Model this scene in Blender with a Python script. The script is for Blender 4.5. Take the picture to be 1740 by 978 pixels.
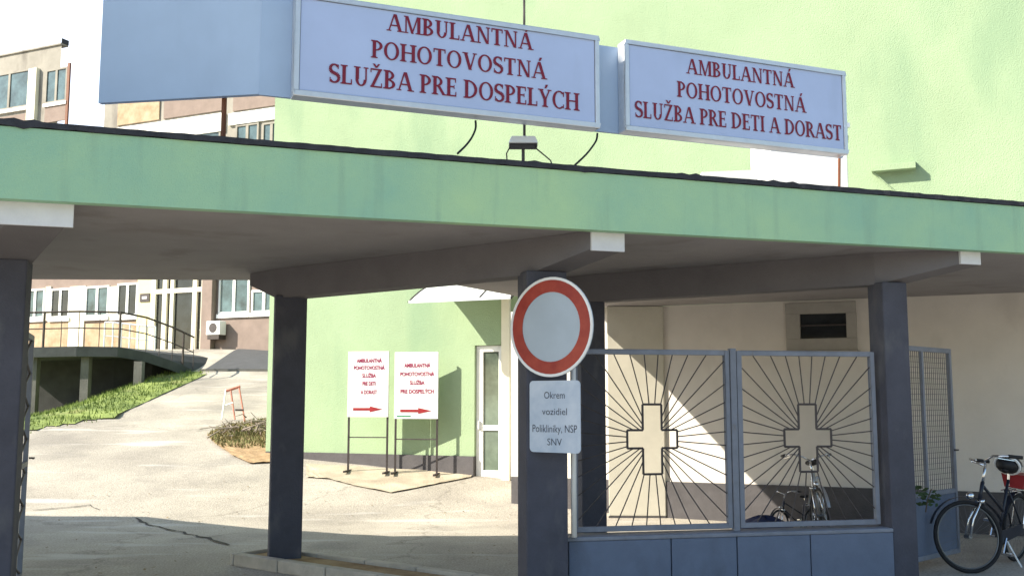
import bpy, bmesh, math, random
from mathutils import Vector, Matrix
random.seed(7)
for o in list(bpy.data.objects): bpy.data.objects.remove(o, do_unlink=True)
S = bpy.context.scene
COL = S.collection
R = math.radians
# ---------------------------------------------------------------- camera, world, sun, exposure
F = 1700.0; EYE = 1.65; PITCH = math.atan(191/F)
CP, SP = math.cos(PITCH), math.sin(PITCH)
cam = bpy.data.objects.new('camera', bpy.data.cameras.new('camera')); COL.objects.link(cam)
cam.location = (0, 0, EYE); cam.rotation_euler = (R(90)+PITCH, 0, 0)
cam.data.sensor_width = 36; cam.data.lens = 36*F/1740; cam.data.clip_start = .05; cam.data.clip_end = 2000
S.camera = cam
SUN = Vector((-1.0, -.30, .74)).normalized()
w = bpy.data.worlds.new('World'); S.world = w; w.use_nodes = True
nt = w.node_tree; bg = nt.nodes['Background']
sky = nt.nodes.new('ShaderNodeTexSky'); sky.sky_type = 'NISHITA'; sky.sun_disc = False
sky.sun_elevation = math.asin(SUN.z); sky.sun_rotation = math.atan2(SUN.x, SUN.y)
sky.air_density = 1.5; sky.dust_density = 1.0; sky.ozone_density = 3.5
tcw = nt.nodes.new('ShaderNodeTexCoord')
cn = nt.nodes.new('ShaderNodeTexNoise'); cn.inputs['Scale'].default_value = 1.6; cn.inputs['Detail'].default_value = 7
nt.links.new(tcw.outputs['Generated'], cn.inputs['Vector'])
dt = nt.nodes.new('ShaderNodeVectorMath'); dt.operation = 'DOT_PRODUCT'; dt.inputs[1].default_value = Vector((-.42, .86, .28)).normalized()
nt.links.new(tcw.outputs['Generated'], dt.inputs[0])
ad = nt.nodes.new('ShaderNodeMath'); ad.operation = 'MULTIPLY_ADD'; ad.inputs[1].default_value = .55
nt.links.new(cn.outputs['Fac'], ad.inputs[0]); nt.links.new(dt.outputs['Value'], ad.inputs[2])
cr0 = nt.nodes.new('ShaderNodeValToRGB'); cr0.color_ramp.elements[0].position = .0; cr0.color_ramp.elements[1].position = 1.0
mr0 = nt.nodes.new('ShaderNodeMapRange'); mr0.inputs[1].default_value = .95; mr0.inputs[2].default_value = 1.12
nt.links.new(ad.outputs[0], mr0.inputs[0])
mx0 = nt.nodes.new('ShaderNodeMixRGB'); mx0.inputs[2].default_value = (6.6, 7.3, 8.6, 1)
nt.links.new(mr0.outputs[0], mx0.inputs[0]); nt.links.new(sky.outputs[0], mx0.inputs[1])
nt.nodes.remove(cr0)
nt.links.new(mx0.outputs[0], bg.inputs[0]); bg.inputs[1].default_value = .10
sl = bpy.data.lights.new('sun', 'SUN'); sl.energy = 4.8; sl.angle = R(.5); sl.color = (1, .92, .77)
so = bpy.data.objects.new('sun', sl); COL.objects.link(so)
so.rotation_euler = (-SUN).to_track_quat('-Z', 'Y').to_euler(); so.location = (-20, -6, 20)
S.view_settings.view_transform = 'Standard'; S.view_settings.look = 'None'
S.view_settings.exposure = 1.25; S.view_settings.gamma = 1; S.view_settings.use_curve_mapping = False

# ---------------------------------------------------------------- survey helpers (photo measurement -> place in the world)
def ray(x, y):
    a = (x-870)/F; b = (489-y)/F
    return Vector((a, CP-b*SP, SP+b*CP))
def atY(x, y, Y):
    r = ray(x, y); t = Y/r.y; return Vector((r.x*t, Y, EYE+r.z*t))
def atH(x, y, h):
    r = ray(x, y); t = (h-EYE)/r.z; return Vector((r.x*t, r.y*t, h))
class Plane:                       # vertical plane: origin o (x,y), direction d (x,y)
    def __init__(s, o, d):
        s.o = Vector(o); s.d = Vector(d).normalized(); s.n = Vector((s.d.y, -s.d.x))
    def hit(s, x, y):              # -> (along, height)
        r = ray(x, y); rn = r.x*s.n.x+r.y*s.n.y; t = s.o.dot(s.n)/rn
        p = Vector((r.x*t, r.y*t)); return (p-s.o).dot(s.d), EYE+r.z*t
    def P(s, u, h, off=0):         # off > 0 towards the camera side (along n)
        q = s.o+s.d*u+s.n*off; return Vector((q.x, q.y, h))
def sp(x): return math.log1p(math.exp(min(30, x/.25)))*.25 if x < 8 else x
def sm(a, b, x):
    t = max(0, min(1, (x-a)/(b-a))); return t*t*(3-2*t)
def G(X, Y):                       # terrain height
    h = .1655*(sp(Y-14.5)-sp(Y-30))
    h += .24*(sp(Y-30)-sp(Y-33.4))
    h -= .33*max(0, min(6, -X-10.0))*sm(21, 25.5, Y)*(1-sm(31, 33, Y))
    return h
def ground(x, y):
    r = ray(x, y); t = 5.0
    while t < 80:
        p = Vector((r.x*t, r.y*t, EYE+r.z*t))
        if p.z <= G(p.x, p.y): return Vector((p.x, p.y, G(p.x, p.y)))
        t += .02
    return p

# ---------------------------------------------------------------- materials
MATS = {}
def mat(name, col, rough=.8, var=.12, scale=3.0, bump=.0, bscale=60, metal=0, spec=.35, tint=None, stain=None):
    m = bpy.data.materials.new(name); m.use_nodes = True; t = m.node_tree; b = t.nodes['Principled BSDF']
    b.inputs['Roughness'].default_value = rough; b.inputs['Metallic'].default_value = metal
    b.inputs['Specular IOR Level'].default_value = spec
    tc = t.nodes.new('ShaderNodeTexCoord')
    n = t.nodes.new('ShaderNodeTexNoise'); n.inputs['Scale'].default_value = scale; n.inputs['Detail'].default_value = 8
    n.inputs['Roughness'].default_value = .65
    t.links.new(tc.outputs['Object'], n.inputs['Vector'])
    cr = t.nodes.new('ShaderNodeValToRGB'); e = cr.color_ramp.elements
    lo = [c*(1-var) for c in col]; hi = [min(1, c*(1+var)) for c in col]
    if tint: hi = [c for c in tint]
    e[0].color = (*lo, 1); e[1].color = (*hi, 1); e[0].position = .32; e[1].position = .68
    t.links.new(n.outputs['Fac'], cr.inputs['Fac']); out = cr.outputs['Color']
    if stain:                      # (colour, scale, threshold, amount, vertical stretch)
        sc, ss, th, am, st = stain
        mp = t.nodes.new('ShaderNodeMapping'); mp.inputs['Scale'].default_value = (1, 1, st)
        t.links.new(tc.outputs['Object'], mp.inputs['Vector'])
        n2 = t.nodes.new('ShaderNodeTexNoise'); n2.inputs['Scale'].default_value = ss; n2.inputs['Detail'].default_value = 6
        t.links.new(mp.outputs[0], n2.inputs['Vector'])
        r2 = t.nodes.new('ShaderNodeValToRGB'); r2.color_ramp.elements[0].position = th; r2.color_ramp.elements[1].position = th+.14
        r2.color_ramp.elements[0].color = (0, 0, 0, 1); r2.color_ramp.elements[1].color = (am, am, am, 1)
        t.links.new(n2.outputs['Fac'], r2.inputs['Fac'])
        mx = t.nodes.new('ShaderNodeMixRGB'); mx.inputs[2].default_value = (*sc, 1)
        t.links.new(r2.outputs['Color'], mx.inputs[0]); t.links.new(out, mx.inputs[1]); out = mx.outputs[0]
    t.links.new(out, b.inputs['Base Color'])
    if bump:
        nb = t.nodes.new('ShaderNodeTexNoise'); nb.inputs['Scale'].default_value = bscale; nb.inputs['Detail'].default_value = 5
        t.links.new(tc.outputs['Object'], nb.inputs['Vector'])
        bp = t.nodes.new('ShaderNodeBump'); bp.inputs['Strength'].default_value = bump; bp.inputs['Distance'].default_value = .02
        t.links.new(nb.outputs['Fac'], bp.inputs['Height']); t.links.new(bp.outputs[0], b.inputs['Normal'])
    MATS[name] = m; return m
M_fascia = mat('green_fascia_render', (.28, .52, .40), .9, .09, .45, .35, 90, tint=(.42, .62, .35), stain=((.25, .40, .29), 6, .55, .5, .10))
M_flash = mat('dark_roof_felt', (.035, .037, .045), .85, .3, 8, .3, 40)
M_soffit = mat('soffit_plaster', (.29, .272, .275), .9, .10, 1.2, .2, 60, stain=((.19, .165, .155), 2.2, .56, .5, 1))
M_beam = mat('beam_grey_paint', (.15, .14, .148), .85, .10, 2, .15, 60)
M_cap = mat('beam_end_white', (.66, .66, .68), .85, .06, 6, .2, 70)
M_column = mat('column_slate_blue_paint', (.064, .065, .085), .75, .16, 3, .25, 50, stain=((.115, .115, .125), 4, .57, .7, .5))
M_greenwall = mat('light_green_render', (.285, .375, .232), .95, .07, .8, .5, 60, stain=((.215, .31, .195), .9, .54, .8, .3))
M_plinth = mat('dark_grey_plinth', (.085, .08, .085), .85, .15, 5, .3, 60)
M_cream = mat('cream_render', (.72, .68, .55), .9, .05, 3, .15, 90)
M_beige = mat('beige_render', (.66, .62, .575), .92, .06, 1.4, .2, 100, stain=((.53, .49, .45), 2.6, .61, .5, .6))
M_rightwall = mat('grey_render', (.40, .40, .40), .92, .07, 1.6, .2, 100, stain=((.25, .25, .26), 4, .63, .6, .8))
M_pier = mat('pier_render', (.58, .55, .47), .9, .06, 3, .2, 100)
M_upvc = mat('white_plastic_frame', (.80, .80, .78), .4, .03, 6)
M_glassd = mat('window_glass_dark', (.018, .022, .026), .06, .5, 2.0, spec=.6)
M_glassg = mat('greenish_door_glass', (.07, .095, .075), .08, .5, 1.2, spec=.6, tint=(.15, .19, .15))
M_glassb = mat('window_glass_blinds', (.05, .08, .09), .10, .4, 1.5, spec=.6, tint=(.11, .18, .20))
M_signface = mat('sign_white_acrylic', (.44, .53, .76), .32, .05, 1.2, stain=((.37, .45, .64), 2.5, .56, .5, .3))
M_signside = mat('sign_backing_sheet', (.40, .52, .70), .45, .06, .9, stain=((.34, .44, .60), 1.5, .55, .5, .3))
M_alu = mat('brushed_aluminium', (.62, .64, .67), .38, .06, 12, metal=.6)
M_red2 = mat('bright_red_print', (.30, .018, .07), .5, .1, 20)
M_red = mat('dark_red_vinyl', (.19, .010, .03), .5, .12, 20)
M_black = mat('black_cable', (.012, .012, .014), .6, .2, 20)
M_white = mat('white_paint', (.80, .80, .79), .5, .04, 5)
M_white2 = mat('weathered_white_render', (.80, .79, .76), .9, .04, 3, .2, 80)
M_signred = mat('road_sign_red', (.33, .026, .022), .35, .15, 7, tint=(.40, .055, .034))
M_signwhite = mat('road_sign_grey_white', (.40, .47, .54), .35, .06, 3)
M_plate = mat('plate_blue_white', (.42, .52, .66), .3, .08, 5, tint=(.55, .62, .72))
M_ink = mat('faded_dark_ink', (.07, .08, .11), .6, .3, 30)
M_wframe = mat('grey_window_frame', (.36, .34, .31), .7, .08, 6)
M_fence = mat('fence_blue_grey_paint', (.19, .205, .245), .55, .14, 6, .15, 60, stain=((.16, .11, .08), 9, .66, .6, .5))
M_rod = mat('dark_wrought_rod', (.060, .050, .050), .6, .3, 12)
M_lowwall = mat('low_wall_blue_grey', (.12, .15, .215), .75, .12, 2.5, .2, 60, stain=((.085, .10, .13), 2.2, .54, .8, .4))
M_kerb = mat('kerb_concrete', (.46, .42, .36), .9, .18, 5, .4, 50)
M_mesh = mat('wire_glass', (.12, .12, .125), .5, .25, 4, .2, 80)
M_tyre = mat('tyre_rubber', (.016, .016, .018), .8, .2, 20)
M_spoke = mat('spoke_steel', (.16, .165, .17), .4, .1, 10, metal=.8)
M_chrome = mat('chrome', (.75, .76, .78), .18, .05, 10, metal=1)
M_bframe = mat('bicycle_black_enamel', (.018, .022, .035), .35, .2, 8)
M_saddle = mat('saddle_vinyl', (.014, .014, .016), .55, .2, 20)
M_redplastic = mat('red_plastic', (.30, .025, .03), .45, .1, 10)
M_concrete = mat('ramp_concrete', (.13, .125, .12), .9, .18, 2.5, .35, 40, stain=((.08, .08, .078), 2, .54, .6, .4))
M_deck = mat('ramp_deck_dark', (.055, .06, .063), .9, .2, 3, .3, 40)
M_under = mat('shade_dark_concrete', (.05, .05, .05), .95, .25, 2, .3, 40)  # concrete darkened to carry the shade under the ramp deck
M_ramptop = mat('asphalt_apron', (.075, .077, .082), .9, .12, 3, .3, 80)
M_pink = mat('pinkish_brown_panel', (.24, .185, .16), .9, .12, 2.5, .2, 60)
M_brick = mat('ochre_tile_cladding', (.38, .26, .155), .9, .2, 2.2, .3, 40, tint=(.50, .39, .27))
M_fcream = mat('far_cream_render', (.29, .27, .235), .9, .15, 1.5, .2, 60, stain=((.15, .135, .12), 1.6, .50, .7, .3))
M_yellow = mat('pale_yellow_render', (.72, .64, .36), .9, .06, 2, .2, 60)
M_brown = mat('rust_brown_pipe', (.16, .055, .025), .6, .2, 8)
M_rail = mat('rusty_dark_rail', (.055, .042, .038), .6, .3, 10)
M_soil = mat('orange_brown_soil', (.33, .20, .10), .95, .35, 4, .6, 30, tint=(.42, .30, .17))
M_grass = mat('grass_green', (.09, .15, .028), .9, .35, 1.1, .4, 40, tint=(.26, .32, .09), stain=((.26, .23, .11), .9, .58, .6, 1))
M_drygrass = mat('dry_grass', (.27, .21, .10), .95, .3, 2, tint=(.17, .19, .075))
M_leaf = mat('leaf_green', (.035, .060, .022), .8, .4, 2)
M_bark = mat('bark_brown', (.10, .075, .05), .95, .3, 6, .5, 30)
M_branch = mat('cut_branch_grey', (.24, .20, .165), .95, .35, 8, .4, 40)
M_skin = mat('skin', (.45, .28, .20), .7, .05, 8)
M_poly = mat('polycarbonate_white', (.78, .80, .80), .3, .03, 4)
M_navy = mat('navy_tarpaulin', (.022, .032, .085), .55, .3, 8, .3, 30)
M_green2 = mat('printed_green', (.05, .25, .12), .6, .1, 8)
M_redwhite = mat('barrier_red', (.50, .20, .15), .7, .3, 8)

def asphalt():
    m = mat('old_asphalt', (.315, .285, .245), .92, .12, .5, .6, 55, tint=(.43, .395, .335), stain=((.21, .192, .17), .7, .55, .6, 1))
    t = m.node_tree; b = t.nodes['Principled BSDF']; tc = next(n for n in t.nodes if n.type == 'TEX_COORD')
    src = b.inputs['Base Color'].links[0].from_socket
    # fine aggregate
    n = t.nodes.new('ShaderNodeTexNoise'); n.inputs['Scale'].default_value = 45; n.inputs['Detail'].default_value = 3
    t.links.new(tc.outputs['Object'], n.inputs['Vector'])
    mr = t.nodes.new('ShaderNodeMapRange'); mr.inputs[1].default_value = .3; mr.inputs[2].default_value = .7; mr.inputs[3].default_value = .72; mr.inputs[4].default_value = 1.24
    t.links.new(n.outputs['Fac'], mr.inputs[0])
    mx = t.nodes.new('ShaderNodeMixRGB'); mx.blend_type = 'MULTIPLY'; mx.inputs[0].default_value = 1
    t.links.new(src, mx.inputs[1]); t.links.new(mr.outputs[0], mx.inputs[2])
    # cracks: wobbling cell borders
    nw = t.nodes.new('ShaderNodeTexNoise'); nw.inputs['Scale'].default_value = 1.3; nw.inputs['Detail'].default_value = 5
    t.links.new(tc.outputs['Object'], nw.inputs['Vector'])
    vm = t.nodes.new('ShaderNodeVectorMath'); vm.operation = 'MULTIPLY_ADD'; vm.inputs[1].default_value = (1.6, 1.6, 0)
    t.links.new(nw.outputs['Color'], vm.inputs[0]); t.links.new(tc.outputs['Object'], vm.inputs[2])
    v = t.nodes.new('ShaderNodeTexVoronoi'); v.feature = 'DISTANCE_TO_EDGE'; v.inputs['Scale'].default_value = .17
    t.links.new(vm.outputs[0], v.inputs['Vector'])
    r = t.nodes.new('ShaderNodeValToRGB'); r.color_ramp.elements[0].position = .0015; r.color_ramp.elements[1].position = .006
    r.color_ramp.elements[0].color = (.30, .28, .26, 1); r.color_ramp.elements[1].color = (1, 1, 1, 1)
    t.links.new(v.outputs['Distance'], r.inputs['Fac'])
    m2 = t.nodes.new('ShaderNodeMixRGB'); m2.blend_type = 'MULTIPLY'; m2.inputs[0].default_value = .35
    t.links.new(mx.outputs[0], m2.inputs[1]); t.links.new(r.outputs['Color'], m2.inputs[2])
    # pale worn streaks
    mp = t.nodes.new('ShaderNodeMapping'); mp.inputs['Scale'].default_value = (.35, 1.6, 1)
    t.links.new(tc.outputs['Object'], mp.inputs['Vector'])
    n3 = t.nodes.new('ShaderNodeTexNoise'); n3.inputs['Scale'].default_value = 1.4; n3.inputs['Detail'].default_value = 6
    t.links.new(mp.outputs[0], n3.inputs['Vector'])
    r3 = t.nodes.new('ShaderNodeValToRGB'); r3.color_ramp.elements[0].position = .58; r3.color_ramp.elements[1].position = .70
    r3.color_ramp.elements[0].color = (0, 0, 0, 1); r3.color_ramp.elements[1].color = (.6, .6, .6, 1)
    t.links.new(n3.outputs['Fac'], r3.inputs['Fac'])
    m3 = t.nodes.new('ShaderNodeMixRGB'); m3.inputs[2].default_value = (.52, .50, .47, 1)
    t.links.new(r3.outputs['Color'], m3.inputs[0]); t.links.new(m2.outputs[0], m3.inputs[1])
    t.links.new(m3.outputs[0], b.inputs['Base Color'])
    return m
M_asphalt = asphalt()

# ---------------------------------------------------------------- mesh helpers
class MB:
    def __init__(s): s.v = []; s.f = []
    def add(s, vs, fs):
        n = len(s.v); s.v += [tuple(v) for v in vs]; s.f += [[i+n for i in f] for f in fs]; return s
    def hexa(s, b, t):             # 4 bottom, 4 top points
        return s.add(list(b)+list(t), [(3, 2, 1, 0), (4, 5, 6, 7), (0, 1, 5, 4), (1, 2, 6, 5), (2, 3, 7, 6), (3, 0, 4, 7)])
    def box(s, x0, y0, z0, x1, y1, z1):
        return s.hexa([(x0, y0, z0), (x1, y0, z0), (x1, y1, z0), (x0, y1, z0)], [(x0, y0, z1), (x1, y0, z1), (x1, y1, z1), (x0, y1, z1)])
    def obox(s, c, ax, ay, az):    # centre, half-vectors
        c, ax, ay, az = map(Vector, (c, ax, ay, az))
        q = [c-ax-ay, c+ax-ay, c+ax+ay, c-ax+ay]
        return s.hexa([p-az for p in q], [p+az for p in q])
    def prism(s, poly, z0, z1):    # plan polygon
        n = len(poly)
        zz0 = z0 if callable(z0) else (lambda p: z0); zz1 = z1 if callable(z1) else (lambda p: z1)
        vs = [(p[0], p[1], zz0(p)) for p in poly]+[(p[0], p[1], zz1(p)) for p in poly]
        return s.add(vs, [list(range(n))[::-1], list(range(n, 2*n))]+[(i, (i+1) % n, (i+1) % n+n, i+n) for i in range(n)])
    def slab(s, pl, u0, h0, u1, h1, o0, o1):   # box on a vertical Plane, offsets o0..o1 along its normal
        P = pl.P
        return s.hexa([P(u0, h0, o1), P(u1, h0, o1), P(u1, h0, o0), P(u0, h0, o0)], [P(u0, h1, o1), P(u1, h1, o1), P(u1, h1, o0), P(u0, h1, o0)])
    def tube(s, pts, r, seg=8, closed=False, r2=None):
        pts = [Vector(p) for p in pts]; n = len(pts); rings = []; nrm = None
        for i, p in enumerate(pts):
            if closed: d = pts[(i+1) % n]-pts[i-1]
            else: d = pts[min(i+1, n-1)]-pts[max(i-1, 0)]
            d.normalize()
            if nrm is None:
                nrm = d.orthogonal().normalized()
            else:
                nrm = (nrm-d*nrm.dot(d)); nrm = nrm.normalized() if nrm.length > 1e-6 else d.orthogonal().normalized()
            b = d.cross(nrm); rr = r if r2 is None else r+(r2-r)*i/max(1, n-1)
            rings.append([p+nrm*(rr*math.cos(2*math.pi*k/seg))+b*(rr*math.sin(2*math.pi*k/seg)) for k in range(seg)])
        vs = [q for g in rings for q in g]; fs = []
        m = n if closed else n-1
        for i in range(m):
            j = (i+1) % n
            for k in range(seg): fs.append((i*seg+k, i*seg+(k+1) % seg, j*seg+(k+1) % seg, j*seg+k))
        if not closed: fs += [tuple(range(seg))[::-1], tuple(range((n-1)*seg, n*seg))]
        return s.add(vs, fs)
    def bar(s, a, b, r): 
        return s.tube([a, b], r, 6)
    def ell(s, c, rx, ry, rz, seg=12, rings=8, M=None):
        c = Vector(c); vs = []; fs = []
        for i in range(rings+1):
            th = math.pi*i/rings
            for k in range(seg):
                ph = 2*math.pi*k/seg
                q = Vector((rx*math.sin(th)*math.cos(ph), ry*math.sin(th)*math.sin(ph), rz*math.cos(th)))
                vs.append(c+(M @ q if M else q))
        for i in range(rings):
            for k in range(seg): fs.append((i*seg+k, (i+1)*seg+k, (i+1)*seg+(k+1) % seg, i*seg+(k+1) % seg))
        return s.add(vs, fs)
    def build(s, name, m, parent=None, smooth=False, bevel=0, fix=True):
        me = bpy.data.meshes.new(name); me.from_pydata(s.v, [], s.f); me.update()
        if fix:
            bm = bmesh.new(); bm.from_mesh(me); bmesh.ops.remove_doubles(bm, verts=bm.verts, dist=1e-6)
            bmesh.ops.recalc_face_normals(bm, faces=bm.faces); bm.to_mesh(me); bm.free()
        me.materials.append(m)
        if smooth:
            for p in me.polygons: p.use_smooth = True
        o = bpy.data.objects.new(name, me); COL.objects.link(o)
        if parent: 
            o.parent = parent; o.matrix_parent_inverse = parent.matrix_basis.inverted()
        if bevel:
            bv = o.modifiers.new('bevel', 'BEVEL'); bv.width = bevel; bv.segments = 2; bv.limit_method = 'ANGLE'; bv.angle_limit = R(40)
        return o
def tag(o, label=None, cat=None, group=None, kind=None):
    if label: o['label'] = label
    if cat: o['category'] = cat
    if group: o['group'] = group
    if kind: o['kind'] = kind
    return o
def thing(name, loc, label, cat, group=None, rz=0):
    o = bpy.data.objects.new(name, None); COL.objects.link(o); o.location = loc; o.rotation_euler.z = rz; o.empty_display_size = .2
    return tag(o, label, cat, group)
def copy_tree(o, parent=None):
    c = o.copy(); COL.objects.link(c)
    if parent: c.parent = parent
    for ch in list(o.children): copy_tree(ch, c)
    return c
def text_mesh(lines, m, name, parent, origin, ux, uz, un, bold=0):
    """lines: (text, cx, cy, width or None, height); laid out in a plane (ux right, uz up), un toward the viewer"""
    for txt, cx, cy, wd, ht in lines:
        mb = MB()
        cu = bpy.data.curves.new('t', 'FONT'); cu.body = txt; cu.align_x = 'CENTER'; cu.resolution_u = 3; cu.offset = bold
        ob = bpy.data.objects.new('t', cu); COL.objects.link(ob)
        dg = bpy.context.evaluated_depsgraph_get(); dg.update()
        me = bpy.data.meshes.new_from_object(ob.evaluated_get(dg))
        xs = [v.co.x for v in me.vertices]; ys = [v.co.y for v in me.vertices]
        if xs:
            k = ht/.70; kx = k if wd is None else wd/(max(xs)-min(xs)); mx = (max(xs)+min(xs))/2
            vs = [origin+ux*(cx+(v.co.x-mx)*kx)+uz*(cy+(v.co.y-.35)*k)+un*.004 for v in me.vertices]
            mb.add(vs, [list(p.vertices) for p in me.polygons])
        bpy.data.objects.remove(ob); bpy.data.meshes.remove(me); bpy.data.curves.remove(cu)
        mb.build(name, m, parent, fix=False)

# serif capitals drawn from polygons (cap height 1); each glyph -> (width, [polygons])
def ringsec(cx, cy, rx, ry, tx, ty, a0, a1, n=14):
    out = []
    for i in range(n):
        p = a0+(a1-a0)*i/n; q = a0+(a1-a0)*(i+1)/n
        out.append([(cx+rx*math.cos(p), cy+ry*math.sin(p)), (cx+rx*math.cos(q), cy+ry*math.sin(q)),
                    (cx+(rx-tx)*math.cos(q), cy+(ry-ty)*math.sin(q)), (cx+(rx-tx)*math.cos(p), cy+(ry-ty)*math.sin(p))])
    return out
T, t_, SF, SH = .175, .078, .09, .062
def rc(x0, y0, x1, y1): return [(x0, y0), (x1, y0), (x1, y1), (x0, y1)]
def stem(x, th=T, top=True, bot=True, y0=0, y1=1):
    o = [rc(x, y0, x+th, y1)]
    if bot: o += [rc(x-SF, y0, x, y0+SH), rc(x+th, y0, x+th+SF, y0+SH), [(x-.03, y0+SH), (x, y0+SH), (x, y0+SH+.06)], [(x+th, y0+SH), (x+th+.03, y0+SH), (x+th, y0+SH+.06)]]
    if top: o += [rc(x-SF, y1-SH, x, y1), rc(x+th, y1-SH, x+th+SF, y1), [(x-.03, y1-SH), (x, y1-SH-.06), (x, y1-SH)], [(x+th, y1-SH), (x+th, y1-SH-.06), (x+th+.03, y1-SH)]]
    return o
def dg_(x0, y0, x1, y1, th): return [(x0, y0), (x0+th, y0), (x1+th, y1), (x1, y1)]
def foot(x, th, y=0): return [rc(x-SF, y, x+th+SF, y+SH)]
H2 = math.pi/2
def glyph(c):
    acc = {'Á': ('A', 'a'), 'Ý': ('Y', 'a'), 'Ž': ('Z', 'c')}
    if c in acc:
        b, k = acc[c]; wd, ps = glyph(b); m = wd/2
        if k == 'a': ps = ps+[[(m-.02, 1.06), (m+.08, 1.06), (m+.20, 1.27), (m+.05, 1.27)]]
        else: ps = ps+[[(m-.20, 1.26), (m-.07, 1.26), (m+.05, 1.05), (m-.05, 1.05)], [(m-.05, 1.05), (m+.05, 1.05), (m+.20, 1.26), (m+.09, 1.26)]]
        return wd, ps
    if c == 'A': return .86, [dg_(.08, 0, .37, 1, t_), dg_(.66, 0, .36, 1, T), rc(.19, .30, .66, .30+t_)]+foot(.08, t_)+foot(.66, T)
    if c == 'B': return .66, stem(.08)+ringsec(.22, .74, .34, .26, .15, t_, -H2, H2)+ringsec(.22, .265, .40, .265, .16, t_, -H2, H2)
    if c == 'C': return .74, ringsec(.43, .5, .40, .515, .16, t_, R(48), R(312), 22)+[rc(.66, .70, .72, .97), rc(.66, .05, .71, .26)]
    if c == 'D': return .80, stem(.08)+ringsec(.22, .5, .54, .5, .16, t_, -H2, H2, 20)
    if c == 'E': return .62, stem(.08)+[rc(.22, 0, .58, t_), rc(.22, 1-t_, .56, 1), rc(.22, .49, .48, .49+t_), rc(.53, t_, .585, .26), rc(.51, .76, .56, 1-t_), rc(.44, .41, .48, .62)]
    if c == 'H': return .86, stem(.08)+stem(.62)+[rc(.22, .48, .64, .48+t_)]
    if c == 'I': return .34, stem(.09)
    if c == 'L': return .60, stem(.08)+[rc(.22, 0, .57, t_), rc(.52, t_, .575, .28)]
    if c == 'M': return 1.02, [rc(.12, 0, .12+t_, 1), rc(.78, 0, .78+T, 1), dg_(.14, 1, .45, 0, .14), dg_(.76, 1, .47, .02, t_)]+foot(.12, t_)+foot(.78, T)+[rc(.04, 1-SH, .2, 1), rc(.8, 1-SH, 1.0, 1)]
    if c == 'N': return .84, [rc(.12, 0, .12+t_, 1), rc(.67, 0, .67+t_, 1), dg_(.10, 1, .60, 0, .16)]+foot(.12, t_)+[rc(.02, 1-SH, .22, 1), rc(.58, 1-SH, .82, 1)]
    if c == 'O': return .84, ringsec(.42, .5, .40, .515, .155, t_, 0, 2*math.pi, 30)
    if c == 'P': return .62, stem(.08)+ringsec(.22, .71, .38, .29, .155, t_, -H2, H2)
    if c == 'R': return .72, stem(.08)+ringsec(.22, .72, .36, .28, .15, t_, -H2, H2)+[dg_(.58, 0, .28, .48, T), rc(.56, 0, .80, SH)]
    if c == 'S':
        pts = []; 
        for i in range(14): a = R(30+i*240/13); pts.append((.29+.21*math.cos(a), .74+.225*math.sin(a)))
        for i in range(14): a = R(90-i*240/13); pts.append((.29+.23*math.cos(a), .265+.235*math.sin(a)))
        out = []
        for (x0, y0), (x1, y1) in zip(pts, pts[1:]):
            d = math.hypot(x1-x0, y1-y0) or 1; nx, ny = -(y1-y0)/d, (x1-x0)/d
            k = .042+.03*abs(ny if False else (y1-y0)/d)+.045*max(0, -(ny*0)+(1-abs((y0+y1)/2-.5)*4))
            out.append([(x0-nx*k, y0-ny*k), (x1-nx*k, y1-ny*k), (x1+nx*k, y1+ny*k), (x0+nx*k, y0+ny*k)])
        return .58, out+[rc(.46, .74, .505, .98), rc(.06, .03, .105, .28)]
    if c == 'T': return .72, stem(.28, top=False)+[rc(.03, 1-t_, .69, 1), rc(.03, .76, .085, 1-t_), rc(.635, .76, .69, 1-t_)]
    if c == 'U': return .80, [rc(.12, .34, .12+T, 1), rc(.62, .34, .62+t_, 1)]+ringsec(.405, .34, .285, .355, .15, t_, math.pi, math.pi*2, 16)+[rc(.03, 1-SH, .37, 1), rc(.53, 1-SH, .78, 1)]
    if c == 'V': return .82, [dg_(.08, 1, .36, 0, T), dg_(.66, 1, .40, 0, t_), rc(.0, 1-SH, .32, 1), rc(.58, 1-SH, .82, 1)]
    if c == 'Y': return .78, stem(.31, top=False, y1=.48)+[dg_(.05, 1, .31, .42, T), dg_(.62, 1, .39, .42, t_), rc(-.01, 1-SH, .30, 1), rc(.54, 1-SH, .78, 1)]
    if c == 'Z': return .70, [rc(.05, 1-t_, .65, 1), rc(.05, 0, .66, t_), dg_(.05, 0, .49, 1, .16), rc(.05, .78, .10, 1), rc(.61, 0, .66, .25)]
    return .30, []
def serif(lines, m, name, parent, origin, ux, uz, un):
    k = 0
    for txt, cx, base, wd, ht in lines:
        mb = MB()
        tot = 0; gl = []
        for ch in txt:
            wg, ps = glyph(ch); gl.append((tot, ps)); tot += wg+.035
        kx = wd/tot
        for off, ps in gl:
            for p in ps:
                k += 1; z = .004+.00004*(k % 60)
                vs = [origin+ux*(cx-wd/2+(off+x)*kx)+uz*(base+y*ht)+un*z for x, y in p]
                mb.add(vs, [list(range(len(vs)))])
        mb.build(name, m, parent, fix=False)

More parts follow.
